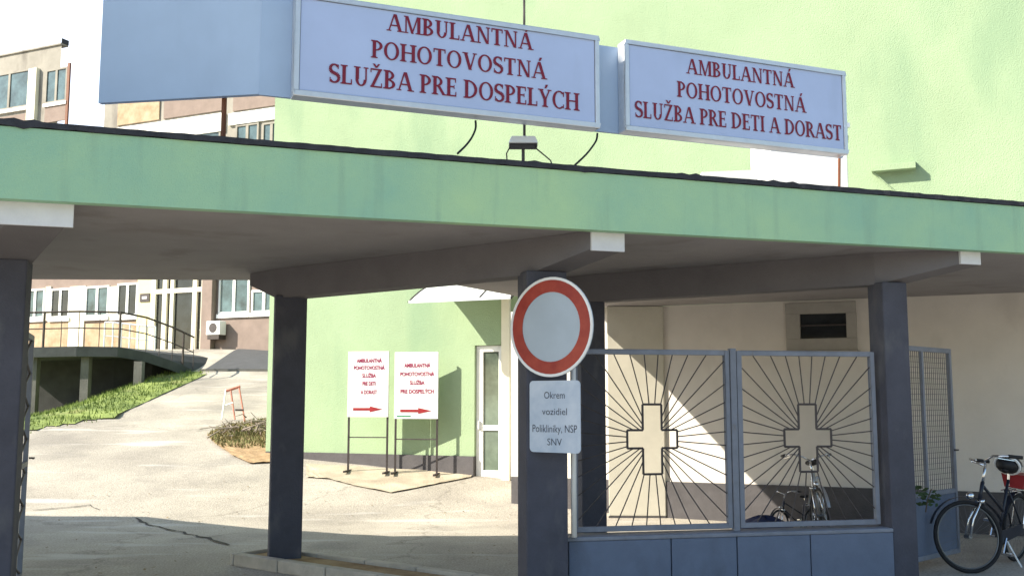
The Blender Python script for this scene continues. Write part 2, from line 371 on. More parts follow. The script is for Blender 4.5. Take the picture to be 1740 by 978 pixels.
# ---------------------------------------------------------------- ground
def axis(segs):
    out = []
    for a, b, st in segs:
        n = max(1, round((b-a)/st)); out += [a+(b-a)*i/n for i in range(n)]
    return out+[segs[-1][1]]
xs = axis([(-600, -60, 90), (-60, -18, 6), (-18, 8, .5), (8, 40, 4), (40, 600, 80)])
ys = axis([(-300, -10, 40), (-10, 8, 3), (8, 36, .4), (36, 60, 6), (60, 900, 120)])
g = MB(); nx = len(xs)
g.add([(x, y, G(x, y)+(random.uniform(-.006, .006) if -12 < x < 8 and 8 < y < 30 else 0)) for y in ys for x in xs],
      [(j*nx+i, j*nx+i+1, (j+1)*nx+i+1, (j+1)*nx+i) for j in range(len(ys)-1) for i in range(nx-1)])
tag(g.build('ground', M_asphalt, smooth=True, fix=False), 'worn pale asphalt yard and drive rising to the hospital', 'ground', kind='structure')

def drape(poly_px, lift, name, m, sub=10, pts=None):
    P = pts or [ground(*p) for p in poly_px]
    bm = bmesh.new(); vs = [bm.verts.new((p.x, p.y, 0)) for p in P]; bm.faces.new(vs)
    bmesh.ops.triangulate(bm, faces=bm.faces)
    bmesh.ops.subdivide_edges(bm, edges=bm.edges, cuts=sub, use_grid_fill=True)
    for v in bm.verts: v.co.z = G(v.co.x, v.co.y)+lift+random.uniform(-.004, .008)
    me = bpy.data.meshes.new(name); bmesh.ops.recalc_face_normals(bm, faces=bm.faces); bm.to_mesh(me); bm.free(); me.materials.append(m)
    o = bpy.data.objects.new(name, me); COL.objects.link(o); return o, P

# pale worn concrete apron in front of the green wall, with its broken edge
o, _ = drape([(520, 789), (806, 805), (800, 812), (738, 824), (664, 838), (600, 826), (560, 815), (520, 812)], .022, 'concrete_apron', mat('sandy_concrete', (.40, .345, .26), .95, .2, 2.5, .6, 40, stain=((.28, .23, .17), 1.5, .52, .7, 1)), 6)
tag(o, 'broken concrete apron along the foot of the green wall', 'paving', kind='structure')
# soil patch
o, SOILP = drape([(352, 742), (372, 728), (400, 722), (440, 716), (470, 712), (475, 786), (425, 789), (395, 776), (365, 756)], .035, 'soil_patch', M_soil, 8)
tag(o, 'orange brown bare soil patch at the green wall corner', 'soil', kind='structure')
# grass bank
gp = [Vector((q.x, q.y)) for q in [ground(*p) for p in ((20, 736), (60, 730), (150, 715), (240, 697), (300, 666), (341, 641), (348, 631))]]+[Vector((-10.2, 29.4)), Vector((-12, 28.8)), Vector((-20, 28.8)), Vector((-20, 19.4))]
gr = MB(); 
def inpoly(x, y, P):
    c = False; n = len(P)
    for i in range(n):
        a, b = P[i], P[i-1]
        if (a.y > y) != (b.y > y) and x < (b.x-a.x)*(y-a.y)/(b.y-a.y)+a.x: c = not c
    return c
nxg, nyg = 46, 46
gxs = [-20+11.2*i/nxg for i in range(nxg+1)]; gys = [19.2+10.2*j/nyg for j in range(nyg+1)]
for j in range(nyg):
    for i in range(nxg):
        cx, cy = (gxs[i]+gxs[i+1])/2, (gys[j]+gys[j+1])/2
        if inpoly(cx, cy, gp):
            q = [(gxs[i], gys[j]), (gxs[i+1], gys[j]), (gxs[i+1], gys[j+1]), (gxs[i], gys[j+1])]
            gr.add([(x, y, G(x, y)+.022+.012*math.sin(x*7+y*3)*math.sin(y*5)) for x, y in q], [(0, 1, 2, 3)])
def blade(mb, x, y, z, h, wd):
    a = random.uniform(0, 6.28); dx, dy = math.cos(a)*wd, math.sin(a)*wd; lx, ly = random.uniform(-.5, .5)*h, random.uniform(-.5, .5)*h
    mb.add([(x-dx, y-dy, z), (x+dx, y+dy, z), (x+lx, y+ly, z+h)], [(0, 1, 2)])
cnt = 0
while cnt < 9000:
    x, y = random.uniform(-16, -8.8), random.uniform(19.2, 29.4)
    if inpoly(x+random.gauss(0, .16), y+random.gauss(0, .2), gp): blade(gr, x, y, G(x, y)+.02, random.uniform(.03, .13), .014); cnt += 1
tag(gr.build('grass', M_grass, fix=False), 'bright green grass bank between the drive and the ramp', 'grass', kind='stuff')

# long cracks and patches in the asphalt
def crack(pxs, w0, label):
    random.seed(len(label)); P = [ground(*p) for p in pxs]; D = []
    for a, b in zip(P, P[1:]):
        m_ = max(2, int((b-a).length/.16))
        for i in range(m_):
            q = a+(b-a)*i/m_; D.append(Vector((q.x+random.gauss(0, .018), q.y+random.gauss(0, .028), 0)))
    mb = MB()
    for i in range(len(D)-1):
        t = (D[min(i+2, len(D)-1)]-D[max(i-1, 0)]); nn = Vector((-t.y, t.x, 0)).normalized()
        wa = w0*(.35+random.random()); 
        if i == 0: pa = [D[0]-nn*.01, D[0]+nn*.01]
        pb = [D[i+1]-nn*wa, D[i+1]+nn*wa]
        q = [pa[0], pb[0], pb[1], pa[1]]
        mb.add([(v.x, v.y, G(v.x, v.y)+.012) for v in q], [(0, 1, 2, 3)]); pa = pb
    tag(mb.build('pavement_crack', M_crack, fix=False), label, 'crack', kind='structure')
M_crack = mat('crack_dirt', (.045, .042, .038), .95, .4, 20)
crack([(54, 868), (110, 864), (150, 858), (182, 870)], .012, 'thin crack in the sunlit asphalt near the left gate')
crack([(225, 881), (262, 893), (310, 905), (352, 915), (400, 930)], .022, 'wide crack in the shaded asphalt beside the kerb island')
crack([(300, 918), (352, 914), (420, 903)], .008, 'short branch of the shaded crack')
lt = MB(); random.seed(77)
for i in range(420):
    x = random.uniform(-6.5, 4.2); y = random.uniform(9.4, 16.5)
    if random.random() < .6: y = random.choice([9.9, 10.9, 14.2, 15.8])+random.gauss(0, .5)
    a = random.uniform(0, 6.28); r_ = random.uniform(.010, .032); d1 = Vector((math.cos(a), math.sin(a), random.uniform(-.1, .35)))*r_; d2 = Vector((-math.sin(a), math.cos(a), 0))*r_*.55
    c = Vector((x, y, G(x, y)+.018)); lt.add([c-d1, c+d2, c+d1, c-d2], [(0, 1, 2, 3)])
M_litter = mat('dry_leaf_litter', (.16, .105, .055), .9, .5, 3, tint=(.26, .19, .10))
tag(lt.build('leaf_litter', M_litter, fix=False), 'scattered small dry leaves and grit on the asphalt', 'litter', kind='stuff')

# ---------------------------------------------------------------- the canopy over the gateway
U = Vector((1, .307, 0)).normalized(); N = Vector((U.y, -U.x, 0))      # fascia direction and its outward normal
FP = Plane((0, 7.585), (1, .307))
def fy(x): return 7.585+.307*x
a0 = FP.hit(0, 205); a1 = FP.hit(1740, 345)
def topz(p):
    u = (Vector((p[0], p[1]))-FP.o).dot(FP.d); k = (u-a0[0])/(a1[0]-a0[0]); k = max(-.6, min(1.6, k))
    return a0[1]+(a1[1]-a0[1])*k
can = thing('entrance_canopy', (0, 9, 0), 'long flat roofed gateway canopy with green fascia on slate blue columns', 'canopy')
XL, XR = -15.5, 9.0
front = [(XL, fy(XL)), (XR, fy(XR))]
ins = .05
def inset(x, d): p = Vector((x, fy(x), 0))-N*d; return (p.x, p.y)
WPa = Plane((2.27, 14.3), (1, -.43))
def roof_over(x, y):            # roof edge point whose shadow lands on the annex wall at this spot
    u, h = WPa.hit(x, y); p = WPa.P(u, h); k = (2.998-h)/SUN.z; q = p+SUN*k; return Vector((q.x, q.y))
e1, e2 = roof_over(1131, 657), roof_over(1250, 786)
wl = WPa.P(-1.6, 0); wr = WPa.P(7.9, 0)
ed_ = (e1-e2).normalized()
# run the edge back to the wall line
den = ed_.x*WPa.n.x+ed_.y*WPa.n.y; k = ((WPa.o-e2).dot(WPa.n))/den; we = e2+ed_*k
ef = e2-ed_*.0
plan = [inset(XL, .10), inset(XR, .10), (wr.x+.5, wr.y), tuple(WPa.P(7.5, 0, -.02).to_2d()), tuple(we), tuple(e2), (-.9, 11.3), (-6.2, 11.12), (-7.8, 11.75), (-9.9, 13.0), (XL, 13.15)]  # deeper left end, out of view, is shaped to throw the yard shadow
MB().prism(plan, 3.0, lambda p: topz(p)-.03).build('roof_slab', M_soffit, can)
fb = MB()
nseg = 24
for i in range(nseg):
    xa = XL+(XR-XL)*i/nseg; xb = XL+(XR-XL)*(i+1)/nseg
    pa, pb = (xa, fy(xa)), (xb, fy(xb)); qa, qb = inset(xa, .098), inset(xb, .098)
    fb.hexa([(*pa, 2.985), (*pb, 2.985), (*qb, 2.985), (*qa, 2.985)], [(*pa, topz(pa)-.035), (*pb, topz(pb)-.035), (*qb, topz(qb)-.035), (*qa, topz(qa)-.035)])
fb.build('fascia', M_fascia, can)
# felt flashing with a ragged lip
fl = MB(); n = 260; random.seed(3)
prev = None
for i in range(n+1):
    x = -6+15*i/n
    p = Vector((x, fy(x), 0)); z = topz((p.x, p.y))
    drop = .026+random.uniform(0, .008)+(.014 if random.random() < .05 else 0); up = .008+random.uniform(0, .005)+(.012 if random.random() < .04 else 0)
    o_ = N*(.012+random.uniform(0, .01)); b_ = -N*.30
    cur = [p+o_+Vector((0, 0, z-drop)), p+o_+Vector((0, 0, z+up)), p+b_+Vector((0, 0, z+.012)), p+b_+Vector((0, 0, z-.028))]
    if prev: fl.add(prev+cur, [(0, 4, 5, 1), (1, 5, 6, 2), (2, 6, 7, 3), (3, 7, 4, 0)])
    prev = cur
fl.build('flashing', M_flash, can, fix=False)
random.seed(11)
def column(cx, cy, wd, dp, z1, zb=-.1):
    u = U*(wd/2); v = N*(dp/2); c = Vector((cx, cy, (z1+zb)/2))
    return MB().obox(c, u, v, (0, 0, (z1-zb)/2)).build('column', M_column, can, bevel=.012)
def beam(pts, hw, capw, caph):
    """pts: list of (x, y, depth below 3.0); half width along the fascia direction"""
    mb = MB(); V = [Vector((p[0], p[1], 0)) for p in pts]; rows = []
    for p, q in zip(V, pts):
        a, b = p-U*hw, p+U*hw
        rows.append([(a.x, a.y, 3.0-q[2]), (b.x, b.y, 3.0-q[2]), (b.x, b.y, 2.998), (a.x, a.y, 2.998)])
    for r0, r1 in zip(rows, rows[1:]):
        mb.add(r0+r1, [(0, 1, 5, 4), (1, 2, 6, 5), (2, 3, 7, 6), (3, 0, 4, 7)])
    mb.add(rows[0], [(0, 1, 2, 3)]); mb.add(rows[-1], [(3, 2, 1, 0)])
    bo = mb.build('beam', M_beam, can)
    c = V[0]+N*.012
    MB().obox((c.x, c.y, 2.998-caph/2), U*capw/2, N*.012, (0, 0, caph/2)).build('beam_cap', M_cap, bo)
    return bo
column(-3.90, 7.62, .36, .26, 2.72)
column(.252, 8.37, .355, .25, 2.72)
column(3.45, 9.15, .265, .22, 2.72)
column(-2.29, 10.30, .32, .22, 2.72)
column(.84, 10.84, .28, .22, 2.72)
def cap(x): p = Vector((x, fy(x), 0))-N*.125; return p.x, p.y
cl, cm, cr_ = cap(-3.20), cap(.80), cap(4.18)
beam([(*cl, .15), (-3.90, 7.62, .30), (-4.9, 8.55, .30), (-6.9, 10.3, .30), (-7.3, 10.7, .2)], .19, .46, .17)
beam([(*cm, .15), (.252, 8.37, .305), (-2.29, 10.28, .305), (-2.66, 10.66, .13)], .145, .285, .16)
beam([(*cr_, .13), (3.45, 9.15, .295), (.84, 10.84, .295), (.5, 11.1, .2)], .125, .22, .125)

# kerb island running between the middle pair of columns
k0, k1 = Vector((-2.62, 10.55, 0)), Vector((.6, 8.1, 0)); kd = (k1-k0).normalized(); kn = Vector((-kd.y, kd.x, 0))
kb = MB(); L = (k1-k0).length; n = 6
for i in range(n):
    a = k0+kd*(L*i/n+.006); b = k0+kd*(L*(i+1)/n-.006)
    for sgn in (-1, 1):
        off = kn*(.25*sgn); hw = kn*.055
        kb.hexa([a+off-hw, b+off-hw, b+off+hw, a+off+hw], [p+Vector((0, 0, .12)) for p in (a+off-hw, b+off-hw, b+off+hw, a+off+hw)])
kb.obox(k0-kd*.03+Vector((0, 0, .06)), kn*.305, kd*.025, (0, 0, .06))
tag(kb.build('kerb', M_kerb, bevel=.012), 'concrete kerb of the island between the two middle columns', 'kerb', kind='structure')
kf = MB().hexa([k0+kn*-.19, k1+kn*-.19, k1+kn*.19, k0+kn*.19], [p+Vector((0, 0, .085)) for p in (k0+kn*-.19, k1+kn*-.19, k1+kn*.19, k0+kn*.19)])
tag(kf.build('kerb_infill', M_soil), 'earth filling of the narrow kerb island', 'soil', kind='structure')

# ---------------------------------------------------------------- green building behind
GP = Plane((-.4, 16.8), (1, -.43)); gN = Vector((GP.n.x, GP.n.y, 0))
gb = thing('green_building', (0, 17, 0), 'light green rendered building with a dark plinth and white glazed side door', 'building')
g0 = GP.hit(459, 480)[0]; g1 = 12.0
du0, du1 = GP.hit(806, 700)[0], GP.hit(853, 700)[0]; dz1 = GP.hit(830, 586)[1]; dz0 = .36
zpl = GP.hit(660, 771)[1]
w_ = MB()
w_.slab(GP, g0, zpl, du0, 14, -12, 0).slab(GP, du0, dz1, du1, 14, -12, 0).slab(GP, du1, zpl, g1, 14, -12, 0)
w_.slab(GP, du0, .1, du1, dz1, -12, -.25)
w_.build('wall', M_greenwall, gb)
MB().slab(GP, g0+.02, -.2, du0-.002, zpl-.001, -.3, .03).slab(GP, du1+.25, -.2, g1, zpl-.001, -.3, -.02).build('plinth', M_plinth, gb)
MB().slab(GP, du1+.002, .1, GP.hit(868, 700)[0], 3.6, -.28, .05).build('door_pier', M_cream, gb, bevel=.01)
d = MB(); fz0, fz1 = dz0, dz1-.005
d.slab(GP, du0+.005, fz0, du0+.13, fz1, -.14, -.06).slab(GP, du1-.09, fz0, du1-.003, fz1, -.14, -.06)
zr0, zr1 = GP.hit(830, 731)[1], GP.hit(830, 722)[1]
zt, zb = GP.hit(830, 597)[1], GP.hit(830, 799)[1]
for za, zb_ in ((fz0, zb), (zr0, zr1), (zt, fz1)): d.slab(GP, du0+.13, za, du1-.09, zb_, -.138, -.062)
dr = d.build('door', M_upvc, gb, bevel=.006)
MB().slab(GP, du0+.131, zb, du1-.091, zr0, -.11, -.09).build('pane', M_glassg, dr)
MB().slab(GP, du0+.131, zr1, du1-.091, zt, -.11, -.09).build('pane', M_glassg, dr)
MB().slab(GP, du0+.05, zr0+.02, du0+.08, zr0+.16, -.06, -.02).build('handle', M_alu, dr)
# door awning: curved translucent sheet on brackets
AO = 1.1
AP = Plane(GP.P(0, 0, AO).to_2d(), (1, -.43))
aw0, aw1 = AP.hit(697, 512), AP.hit(866, 514); ab0 = GP.hit(740, 483)
A = []; n = 8
for i in range(n+1):
    k = i/n; A.append((AO*k+.005, ab0[1]+(aw0[1]-ab0[1])*(k**1.7)))
awn = MB()
for (y0, z0), (y1, z1) in zip(A, A[1:]):
    awn.hexa([GP.P(aw0[0], z0-.012, y0), GP.P(aw1[0], z0-.012, y0), GP.P(aw1[0], z1-.012, y1), GP.P(aw0[0], z1-.012, y1)], [GP.P(aw0[0], z0, y0), GP.P(aw1[0], z0, y0), GP.P(aw1[0], z1, y1), GP.P(aw0[0], z1, y1)])
awo = awn.build('door_awning', M_poly, gb)
for xx in (aw0[0]-.02, aw0[0]*.30+aw1[0]*.70, aw1[0]+.02):
    MB().tube([GP.P(xx, z-.012, y) for y, z in A], .026, 6).build('awning_bracket', M_rod, awo)
MB().slab(GP, aw0[0]-.02, A[-1][1]-.03, aw1[0]+.02, A[-1][1]+.015, AO+.006, AO+.02).build('gutter_bar', M_alu, awo)

# low sloped hood on the green wall, half hidden by the roof edge
h0, h1 = GP.hit(1482, 289), GP.hit(1556, 281)
hd = MB(); dz_ = h1[1]-h0[1]
hd.hexa([GP.P(h0[0], h0[1]-.05, .0), GP.P(h1[0], h0[1]-.05, .0), GP.P(h1[0], h0[1]-.05, .16), GP.P(h0[0], h0[1]-.05, .16)],
        [GP.P(h0[0]+.06, h0[1]+.07, .0), GP.P(h1[0], h0[1]+.07, .0), GP.P(h1[0], h0[1]+.03, .16), GP.P(h0[0]+.06, h0[1]+.03, .16)])
a_, b_ = GP.hit(1482, 292), GP.hit(1530, 334)
hd.bar(GP.P(*a_, .10), GP.P(*b_, .02), .012)
tag(hd.build('wall_ledge', M_greenwall), 'small pale green ledge with a slanting stay on the green wall above the canopy roof', 'wall ledge')

# ---------------------------------------------------------------- beige annex behind the fence and the bicycle
WP = Plane((2.27, 14.3), (1, -.43)); wN = Vector((WP.n.x, WP.n.y, 0))
an = thing('beige_annex', (4, 14, 0), 'beige rendered annex wall under the canopy with a small high window', 'building')
au0 = WP.hit(868, 700)[0]; au1 = 8.0
wu0, wu1 = WP.hit(1338, 550)[0], WP.hit(1453, 550)[0]; wz0, wz1 = WP.hit(1395, 591)[1], WP.hit(1395, 516)[1]
PZ = WP.hit(1400, 826)[1]
W = MB()
W.slab(WP, au0, PZ, wu0, 2.999, -1.1, 0).slab(WP, wu1, PZ, au1, 2.999, -1.1, 0).slab(WP, wu0, PZ, wu1, wz0, -1.1, 0).slab(WP, wu0, wz1, wu1, 2.999, -1.1, 0)
W.slab(WP, wu0, wz0, wu1, wz1, -1.1, -.3)
W.build('wall', M_beige, an)
pu0, pu1 = WP.hit(1045, 740)[0], WP.hit(1131, 740)[0]
MB().slab(WP, au0+.02, -.15, pu0-.001, PZ-.001, -.2, .03).slab(WP, pu1+.001, -.15, au1, PZ-.001, -.2, .03).build('plinth', M_plinth, an)
pc0, pc1 = WP.P(pu0, 0, .03), WP.P(pu1, 0, .03); pd = (pc1-pc0); pv = Vector((.28, -.96, 0))*.02
MB().hexa([pc0+Vector((0, 0, .04))+wN*-.05, pc1+Vector((0, 0, .04))+wN*-.05, pc1+wN*.02+Vector((0, 0, .04)), pc0+wN*.30+Vector((0, 0, .04))],
          [pc0+Vector((0, 0, 2.995))+wN*-.05, pc1+Vector((0, 0, 2.995))+wN*-.05, pc1+wN*.02+Vector((0, 0, 2.995)), pc0+wN*.30+Vector((0, 0, 2.995))]).build('pier', M_pier, an, bevel=.01)
MB().hexa([pc0+Vector((0, 0, -.1)), pc1+Vector((0, 0, -.1)), pc1+wN*.025+Vector((0, 0, -.1)), pc0+wN*.31+Vector((0, 0, -.1))],
          [pc0+Vector((0, 0, .038)), pc1+Vector((0, 0, .038)), pc1+wN*.025+Vector((0, 0, .038)), pc0+wN*.31+Vector((0, 0, .038))]).build('pier_base', M_plinth, an)
fr = MB(); e = .13
fr.slab(WP, wu0-.02, wz0-.04, wu1+.02, wz0+e, -.02, .035).slab(WP, wu0-.02, wz1-e, wu1+.02, wz1+.02, -.02, .035)
fr.slab(WP, wu0-.02, wz0+e, wu0+e+.04, wz1-e, -.02, .034).slab(WP, wu1-e+.02, wz0+e, wu1+.02, wz1-e, -.02, .034)
wn = fr.build('window', M_wframe, an, bevel=.006)
MB().slab(WP, wu0+e+.04, wz0+e, wu1-e+.02, wz1-e, -.06, -.03).build('pane', M_glassd, wn)
MB().slab(WP, wu0+e+.04, (wz0+wz1)/2, wu1-e+.02, (wz0+wz1)/2+.02, -.025, -.01).build('glazing_bar', M_rod, wn)
MB().slab(WP, wu0-.06, wz0-.075, wu1+.06, wz0-.042, 0, .10).build('sill', M_wframe, wn)

# ---------------------------------------------------------------- roof sign
SPn = Plane((-.45, 7.75), (1, .39)); sN = Vector((SPn.n.x, SPn.n.y, 0)); sU = Vector((SPn.d.x, SPn.d.y, 0)); UZ = Vector((0, 0, 1))
def signbox(pxs, name_label, lines, tall):
    (xl, ytl, ybl), (xr, ytr, ybr) = pxs
    u0, hb0 = SPn.hit(xl, ybl); u1, hb1 = SPn.hit(xr, ybr); _, ht0 = SPn.hit(xl, ytl); _, ht1 = SPn.hit(xr, ytr)
    hb, ht = (hb0+hb1)/2, (ht0+ht1)/2
    c = SPn.P((u0+u1)/2, hb, -.1)
    t = thing('sign_box', c, name_label, 'sign', 'lettered sign boxes on the canopy roof')
    MB().slab(SPn, u0, hb+.004, u1, ht-.004, -.13, -.012).build('case', M_alu, t, bevel=.006)
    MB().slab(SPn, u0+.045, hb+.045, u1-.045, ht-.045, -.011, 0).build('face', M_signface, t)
    f = MB(); e = .04
    for q in ((u0, hb, u1, hb+e), (u0, ht-e, u1, ht), (u0, hb+e, u0+e, ht-e), (u1-e, hb+e, u1, ht-e)): f.slab(SPn, *q, -.0115, .012)
    f.build('frame', M_alu, t, bevel=.008)
    Wd, Hh = u1-u0, ht-hb
    ls = [(s, Wd*cx, Hh*(1-b), Wd*wf, Hh*hf) for s, cx, b, wf, hf in lines]
    serif(ls, M_red, 'text_line', t, SPn.P(u0, hb, 0), sU, UZ, sN)
    return u0, u1, hb, ht
b1 = signbox(((498, -8, 165), (1019, 56, 217)), 'sign box lettered for adults, the larger one left of its pair on the roof',
    [('AMBULANTNÁ', .52, .255, .485, .172), ('POHOTOVOSTNÁ', .52, .545, .58, .175), ('SLUŽBA PRE DOSPELÝCH', .515, .835, .825, .185)], 1)
b2 = signbox(((1063, 63, 222), (1441, 126, 264)), 'sign box lettered for children and youth, the smaller one at the right',
    [('AMBULANTNÁ', .505, .285, .49, .17), ('POHOTOVOSTNÁ', .51, .56, .585, .175), ('SLUŽBA PRE DETI A DORAST', .505, .84, .935, .18)], 1)
bkpl = SPn
uL = SPn.hit(437, 160)[0]+.03; uR = SPn.hit(1449, 262)[0]
sb = thing('sign_backing', SPn.P(0, 3.9, -.15), 'blank blue grey sign hoarding with a plain side panel behind the lettered boxes', 'hoarding')
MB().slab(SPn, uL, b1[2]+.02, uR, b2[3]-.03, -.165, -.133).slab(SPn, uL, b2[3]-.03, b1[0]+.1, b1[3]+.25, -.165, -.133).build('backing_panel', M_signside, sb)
q0 = SPn.P(uL, 0, -.145); qe = Vector((-.985, .17, 0)).normalized()
LP = Plane((q0.x, q0.y), (-qe.x, -qe.y)); ul, hl = LP.hit(167, 175); _, hr = LP.hit(437, 160)
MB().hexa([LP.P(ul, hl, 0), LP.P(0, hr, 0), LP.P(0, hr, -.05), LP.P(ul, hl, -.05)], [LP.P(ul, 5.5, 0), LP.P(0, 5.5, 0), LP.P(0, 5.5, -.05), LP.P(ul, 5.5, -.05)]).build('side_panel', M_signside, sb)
pu = LP.hit(372, 200)[0]
MB().bar(LP.P(pu, 3.38, -.08), LP.P(pu, 4.6, -.08), .022).build('support_post', M_brown, sb)
MB().bar(SPn.P(uR+.01, b2[2]+.02, -.2), SPn.P(uR-.01, 3.4, -.21), .013).build('corner_strut', M_brown, sb)
p0 = SPn.hit(1452, 240); MB().tube([SPn.P(p0[0]-.02, p0[1], -.16), SPn.P(p0[0]+.045, p0[1]+.03, -.15), SPn.P(p0[0]+.05, p0[1]+.09, -.15), SPn.P(p0[0]+.01, p0[1]+.14, -.16)], .008, 6).build('cable_loop', M_black, sb)
# cables hanging from the boxes
def cable(pxs, label):
    pts = []
    n = len(pxs)
    for i, (x, y) in enumerate(pxs):
        u, h = SPn.hit(x, y); pts.append(SPn.P(u, h, -.10+.18*i/(n-1)))
    # catmull-like densify
    out = []
    for i in range(n-1):
        a, b, c, d_ = pts[max(0, i-1)], pts[i], pts[i+1], pts[min(n-1, i+2)]
        for k in range(6):
            t = k/6; out.append(.5*((2*b)+(c-a)*t+(2*a-5*b+4*c-d_)*t*t+(3*b-a-3*c+d_)*t**3))
    out.append(pts[-1])
    tag(MB().tube(out, .009, 6).build('cable', M_black, smooth=True), label, 'cable', 'cables hanging below the roof sign')
cable([(815, 200), (812, 215), (803, 232), (790, 248), (772, 265)], 'black cable curving from under the adults sign box to the roof edge')
cable([(1024, 222), (1018, 236), (1005, 252), (990, 267), (970, 284)], 'black cable curving from between the two sign boxes to the roof edge')
# floodlight on a stub post, with its wires
fp = atY(889, 243, 8.22)
fl_ = thing('floodlight', (fp.x, fp.y, 3.4), 'small white floodlight on a stub post at the roof edge under the sign', 'lamp')
MB().hexa([(fp.x-.125, fp.y-.09, fp.z-.022), (fp.x+.125, fp.y-.09, fp.z-.022), (fp.x+.125, fp.y+.09, fp.z-.022), (fp.x-.125, fp.y+.09, fp.z-.022)],
          [(fp.x-.10, fp.y-.07, fp.z+.045), (fp.x+.10, fp.y-.07, fp.z+.045), (fp.x+.10, fp.y+.07, fp.z+.045), (fp.x-.10, fp.y+.07, fp.z+.045)]).build('housing', M_white, fl_, bevel=.012)
MB().box(fp.x-.118, fp.y-.085, fp.z-.036, fp.x+.118, fp.y+.085, fp.z-.024).build('lens', M_rod, fl_, bevel=.008)
MB().bar((fp.x, fp.y, fp.z-.05), (fp.x, fp.y, 3.38), .014).build('post', M_rod, fl_)
MB().tube([(fp.x-.11, fp.y, fp.z-.03), (fp.x-.14, fp.y, fp.z-.09), (fp.x-.135, fp.y, fp.z-.16), (fp.x-.12, fp.y, 3.42)], .006, 6).build('wire', M_rod, fl_)
MB().tube([(fp.x+.10, fp.y, fp.z-.04), (fp.x+.16, fp.y, fp.z-.09), (fp.x+.23, fp.y, fp.z-.15), (fp.x+.3, fp.y, 3.40)], .006, 6).build('wire', M_rod, fl_)
mp_ = atY(891, 230, 8.22)
tag(MB().tube([(mp_.x, mp_.y, fp.z+.046), (mp_.x, mp_.y, 6.0)], .012, 6, r2=.009).build('lightning_rod', M_rod), 'thin upright metal rod rising from the canopy roof behind the sign', 'rod')
# white box on the roof below the right sign
x0, x1 = atY(1309, 290, 11).x, atY(1441, 290, 11).x
rb = thing('roof_box', ((x0+x1)/2, 11.4, 3.4), 'white rendered box standing on the canopy roof under the children sign', 'roof box')
MB().box(x0, 11, 3.38, x1, 11.9, 4.7).build('body', M_white2, rb, bevel=.01)
MB().box(x0-.03, 10.97, 4.70, x1+.03, 11.93, 4.75).build('lid', M_alu, rb)
q = atY(1236, 300, 9.5)
tag(MB().hexa([(q.x-.28, 9.3, q.z-.09), (q.x+.26, 9.3, q.z-.11), (q.x+.26, 9.9, q.z-.06), (q.x-.28, 9.9, q.z-.06)], [(q.x-.28, 9.3, q.z+.0), (q.x+.20, 9.3, q.z+.02), (q.x+.26, 9.9, q.z+.03), (q.x-.28, 9.9, q.z+.01)]).build('roof_sheet', M_white), 'bent white sheet lying on the canopy roof beside the white box', 'sheet')

# ---------------------------------------------------------------- fence between the middle and right columns
FA, FB = Vector((.44, 8.50)), Vector((3.33, 9.10))
FN = Plane(FA, FB-FA); FL = (FB-FA).length; fN = Vector((FN.n.x, FN.n.y, 0))
lw = thing('low_wall', FN.P(FL/2, 0, 0), 'blue grey painted low wall under the ray patterned fence', 'wall')
LWH = .50
for i, (a, b) in enumerate(((0.0, .30), (.302, .5), (.502, .73), (.732, 1.0))):
    MB().slab(FN, a*FL+.002, -.1, b*FL-.002, LWH, -.12, .12).build('wall_panel', M_lowwall, lw, bevel=.006)
MB().slab(FN, -.02, LWH+.001, FL+.0, LWH+.035, -.13, .125).build('coping', M_fence, lw, bevel=.008)
def fence_panel(ua, ub, za, zb, label):
    t = thing('ray_fence', FN.P((ua+ub)/2, za, 0), label, 'fence panel', 'ray patterned fence panels with a cross')
    w_, r_ = .021, .0052; o0, o1 = -.022, .022
    f = MB()
    f.slab(FN, ua, za, ua+2*w_, zb, o0, o1).slab(FN, ub-2*w_, za, ub, zb, o0, o1).slab(FN, ua+2*w_, za, ub-2*w_, za+2*w_, o0, o1).slab(FN, ua+2*w_, zb-2*w_, ub-2*w_, zb, o0, o1)
    f.build('frame', M_fence, t, bevel=.004)
    cu, cz = (ua+ub)/2, za+(zb-za)*.50
    a, bw = .085, .225; hh = .295
    out = [(-a, a*.9), (-bw, a*.9), (-bw, -a*.9), (-a, -a*.9), (-a, -hh), (a, -hh), (a, -a*.9), (bw, -a*.9), (bw, a*.9), (a, a*.9), (a, hh), (-a, hh)]
    c = MB()
    for (x0, y0), (x1, y1) in zip(out, out[1:]+out[:1]): c.bar(FN.P(cu+x0, cz+y0), FN.P(cu+x1, cz+y1), .010)
    c.build('cross', M_rod, t)
    rays = MB(); hw, hz = (ub-ua)/2-2*w_, (zb-za)/2-2*w_
    n = 36
    for i in range(n):
        ang = 2*math.pi*(i+.5)/n; dx, dz = math.cos(ang), math.sin(ang)
        te = min(hw/abs(dx) if abs(dx) > 1e-6 else 9, hz/abs(dz) if abs(dz) > 1e-6 else 9)
        # start at the outline of the cross
        ts = 0
        for (x0, y0), (x1, y1) in zip(out, out[1:]+out[:1]):
            den = dx*(y1-y0)-dz*(x1-x0)
            if abs(den) < 1e-9: continue
            tt = (x0*(y1-y0)-y0*(x1-x0))/den; s_ = (x0*dz-y0*dx)/den
            if -1e-6 <= s_ <= 1+1e-6 and tt > ts: ts = tt
        if ts < te: rays.bar(FN.P(cu+dx*ts, cz+dz*ts), FN.P(cu+dx*te, cz+dz*te), r_)
    rays.build('rays', M_rod, t)
    return t
um = FN.hit(1247, 745)[0]; ue = FN.hit(1489, 745)[0]; us = FN.hit(972, 745)[0]
zt_ = (FN.hit(1105, 594)[1]+FN.hit(1370, 597)[1])/2
zlo = LWH+.06
fence_panel(us, um-.035, zlo, zt_, 'ray patterned fence panel with a cross beside the sign column')
fence_panel(um+.035, ue, zlo, zt_, 'ray patterned fence panel with a cross beside the right column')
